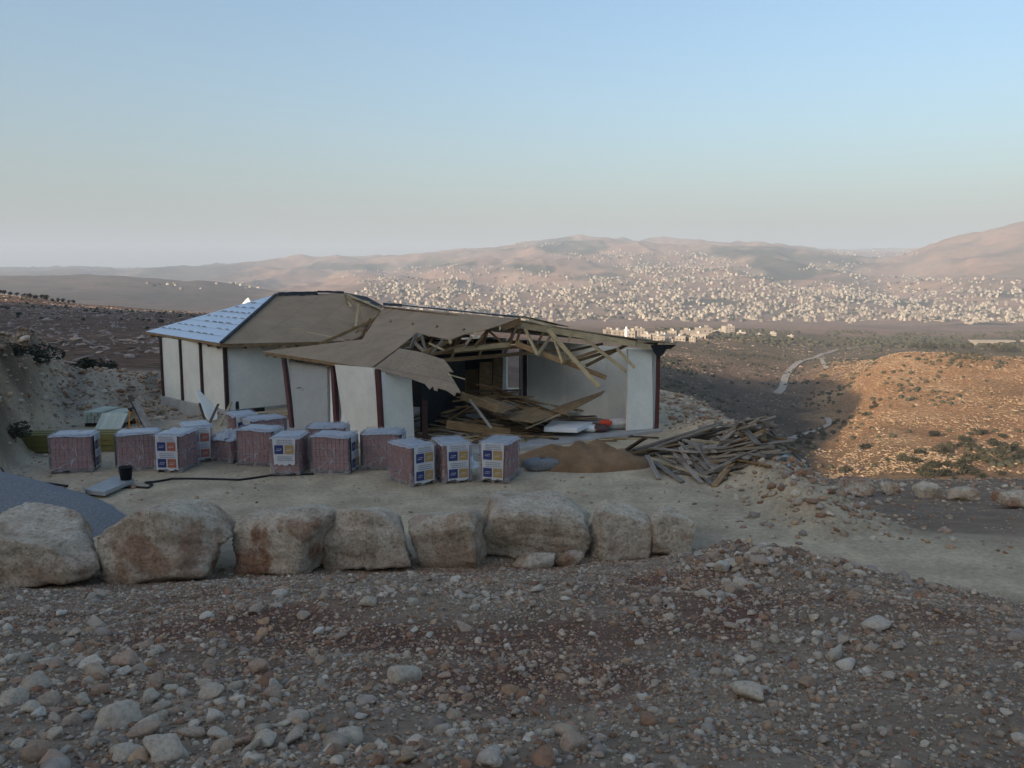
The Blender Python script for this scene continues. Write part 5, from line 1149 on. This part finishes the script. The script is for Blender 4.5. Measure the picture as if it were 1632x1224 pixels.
# ------------------------------------------------------------------ the town
M['town'] = plain('pale_stone_wall', (.31, .275, .23), .9, .10, .1, 0, rand=.18)
M['town_v'] = stone_mat('town_walls', 'soil')
M['roof_red'] = plain('clay_roof', (.36, .15, .09), .9, .15, .2, 0)
def house_mesh(k):
    q = random.Random(k); w, d, h = q.uniform(9, 18), q.uniform(8, 13), q.choice((4.5, 4.5, 7.5, 7.5, 10.5)); mb = MB(); mb.box(-w/2, w/2, -d/2, d/2, -3, h)
    mb.box(-w/2-.15, w/2+.15, -d/2-.15, d/2+.15, h+.003, h+.7)
    return mb.mesh('wall', M['town']), w, d, h
HM = [house_mesh(k) for k in range(10)]
WIN = MB().box(-.7, .7, -.12, .12, 0, 1.6).mesh('window', M['glass_dark']); STAIR = MB().box(-1.8, 1.8, -1.8, 1.8, 0, 2.6).mesh('stair_head', M['town'])
TANK = MB().tube([(0, 0, 0), (0, 0, 1.5)], .8, 8).mesh('roof_tank', M['white_board'])
def town_house(p, s, label, group, k=None, windows=0):
    k = rnd.randrange(10) if k is None else k; me, w, d, h = HM[k]; root = empty('town_house', p, rnd.gauss(0, .35)); root.scale = (s,)*3; tag(root, label, 'house', group)
    obj('wall', me, root); st = obj('stair_head', STAIR, root); st.location = (rnd.uniform(-w/4, w/4), rnd.uniform(0, d/4), h+.7)
    if windows:
        t = obj('roof_tank', TANK, root); t.location = (rnd.uniform(-w/3, w/3), -d/5, h+.7)
        for f in range(int(h//3)):
            for i in range(3): v = obj('window', WIN, root); v.location = (-w/3+i*w/3, -d/2, .9+3.0*f)
ELL = [(760,462,190,38,.40),(900,478,250,34,.5),(1080,470,210,42,.7),(1090,432,110,30,.85),(990,410,60,12,.5),(700,440,120,22,.25),(1560,455,90,14,.3),(1340,480,160,34,.95),(1540,486,170,30,.95),(1400,455,120,18,.6),(1015,420,45,9,.8),(1180,500,300,14,.5),(1400,402,85,8,.5),(1330,428,60,12,.4),(860,390,45,4,.5),(930,408,60,5,.4),(640,440,120,14,.08),(330,455,110,8,.05)]
def mask_town(px, py):
    d = np.zeros_like(px)
    for cx, cy, rx, ry, m in ELL:
        e = ((px-cx)/rx)**2+((py-cy)/ry)**2; d = np.maximum(d, m*sst(1.15, .6, e))
    return d*np.where((px > 1200) & (px < 1420) & (py > 440) & (py < 450), .3, 1)*np.clip(.45+1.6*(fbm(px/20., py/8., 3)+.05), .08, 1.2)
def town_points(n, seed, dens=1.0):
    q = np.random.RandomState(seed); px = q.uniform(180, 1660, n); Y = np.exp(q.uniform(math.log(1250), math.log(7500), n)); X = (px-816)/FPX*Y*1.006; Z = full_z(X, Y); x, y = proj(np.stack([X, Y, Z], -1))
    k = q.rand(n) < mask_town(x, y)*dens; return np.stack([X, Y, Z], -1)[k]
q = np.random.RandomState(5)
cand = town_points(110000, 5, .45); order = np.argsort(cand[:, 1]+q.uniform(0, 300, len(cand))); near_i, rest = order[:240], order[240:]
print('town', len(cand))
for i in near_i: town_house(cand[i]-np.array([0, 0, 1.5]), q.uniform(.38, .66), 'pale stone house in the town across the valley', 'houses of the town across the valley')
rp = cand[rest]; V = []; F = []; C = []
for p in rp:
    w, d, h, a = q.uniform(4.5, 9.5), q.uniform(4, 7), q.choice((2.2, 2.6, 3, 3.5, 4, 5, 6, 8))*q.uniform(.9, 1.1), q.normal(0, .4); c, s = math.cos(a), math.sin(a); n = len(V)
    for x, y, z in box_v(-w/2, w/2, -d/2, d/2, -5, h)+box_v(-w/7, w/8, 0, d/3, h-.1, h+1.6): V.append((p[0]+x*c-y*s, p[1]+x*s+y*c, p[2]+z))
    for f in BOXF: F.append([n+k for k in f]); F.append([n+8+k for k in f])
    col = np.array((.34, .305, .25))*q.uniform(.4, 1.2); C += [col]*16
me = mesh_np('far_town', np.array(V), np.array(F), M['town_v']); vcol(me, 'soil', np.array(C)); tag(obj('far_town', me), 'dense mass of pale houses climbing the mountain slopes', 'town', kind='stuff')
# trees between the houses
T = town_points(14000, 6, .8)
grove('town_trees', T, 'dark trees scattered between the houses of the town', 99, 2.0, 5.0, M['leaf_dark'])
# nearer village
for i, (px, py, k, s) in enumerate([(985,537,0,.7),(1005,540,3,.8),(1018,536,5,.7),(1030,540,1,.8),(1044,538,7,.8),(1058,541,2,.9),(1072,538,4,.8),(1083,543,8,.8),(1097,538,6,.9),(1112,540,9,1.0),(1121,534,0,1.0),(1146,531,2,.7),(1160,532,5,.8),(1182,535,7,.8),(1210,536,1,.5),(1232,537,3,.6),(1260,539,6,.4),(1640,548,2,.7),(970,536,4,.7),(1050,545,6,.6),(1064,546,9,.6),(1103,545,3,.5)]):
    p = far_hit(px, py)
    if p is not None: town_house(p, s, 'pale flat-roofed house of the near village beyond the right eave', 'houses of the near village', k, 1)
p = far_hit(998, 544); root = empty('minaret', p); tag(root, 'slender white minaret rising over the near village', 'minaret')
z0 = 24*p[1]/FPX; obj('shaft', MB().tube([(0, 0, -2), (0, 0, z0*.75)], 1.3, 10).mesh('shaft', M['white_board']), root); obj('balcony', MB().tube([(0, 0, z0*.75), (0, 0, z0*.79)], 2.0, 10).mesh('balcony', M['white_board']), root); obj('spire', MB().tube([(0, 0, z0*.79), (0, 0, z0*.92), (0, 0, z0)], [1.1, .8, .1], 10).mesh('spire', M['white_board']), root)
p = far_hit(1462, 556)
if p is not None: town_house(p, .35, 'tiny white hut on the grove edge beyond the right hill', None, 1)
root = empty('long_shed', far_hit(1580, 551)); tag(root, 'long low pale building at the right edge above the tree belt', 'shed')
L_ = 60/FPX*root.location.y; obj('wall', MB().box(-L_/2, L_/2, -6, 6, -3, 4.5).mesh('wall', M['town']), root); obj('roof', MB().box(-L_/2-1, L_/2+1, -7, 7, 4.52, 5.2).mesh('roof', M['town']), root)
# white pointed building beyond the silver roof
Y = 1250.; p = at_y(395, 470, Y); x = p[0]; zt = at_y(395, 474, Y)[2]; zb = gz(x, Y)-2; w = 6.5
root = empty('white_tower', (x, Y, zb)); tag(root, 'small bright white pointed building peeking over the silver roof', 'building'); h = zt-zb
obj('wall', MB().box(-w, w, -w, w, 0, h-9).mesh('wall', M['white_board']), root); obj('roof', mesh_py('roof', [(-w-.5, -w-.5, h-9+.02), (w+.5, -w-.5, h-9+.02), (w+.5, w+.5, h-9+.02), (-w-.5, w+.5, h-9+.02), (0, 0, h)], [(0, 1, 4), (1, 2, 4), (2, 3, 4), (3, 0, 4), (3, 2, 1, 0)], M['white_board']), root)
# ------------------------------------------------------------------ hazy evening air
hz, nt, p_, o_ = new_mat('haze_air'); nt.nodes.remove(p_)
pv = nd(nt, 'ShaderNodeVolumePrincipled'); pv.inputs['Color'].default_value = (.57, .68, .80, 1); pv.inputs['Density'].default_value = HAZE_DENSITY; pv.inputs['Anisotropy'].default_value = 0.0
nt.links.new(pv.outputs[0], o_.inputs['Volume'])
tag(obj('haze', mesh_py('haze', box_v(-17500, 17500, -1400, 14600, -330, 520), BOXF, hz)), kind='stuff')
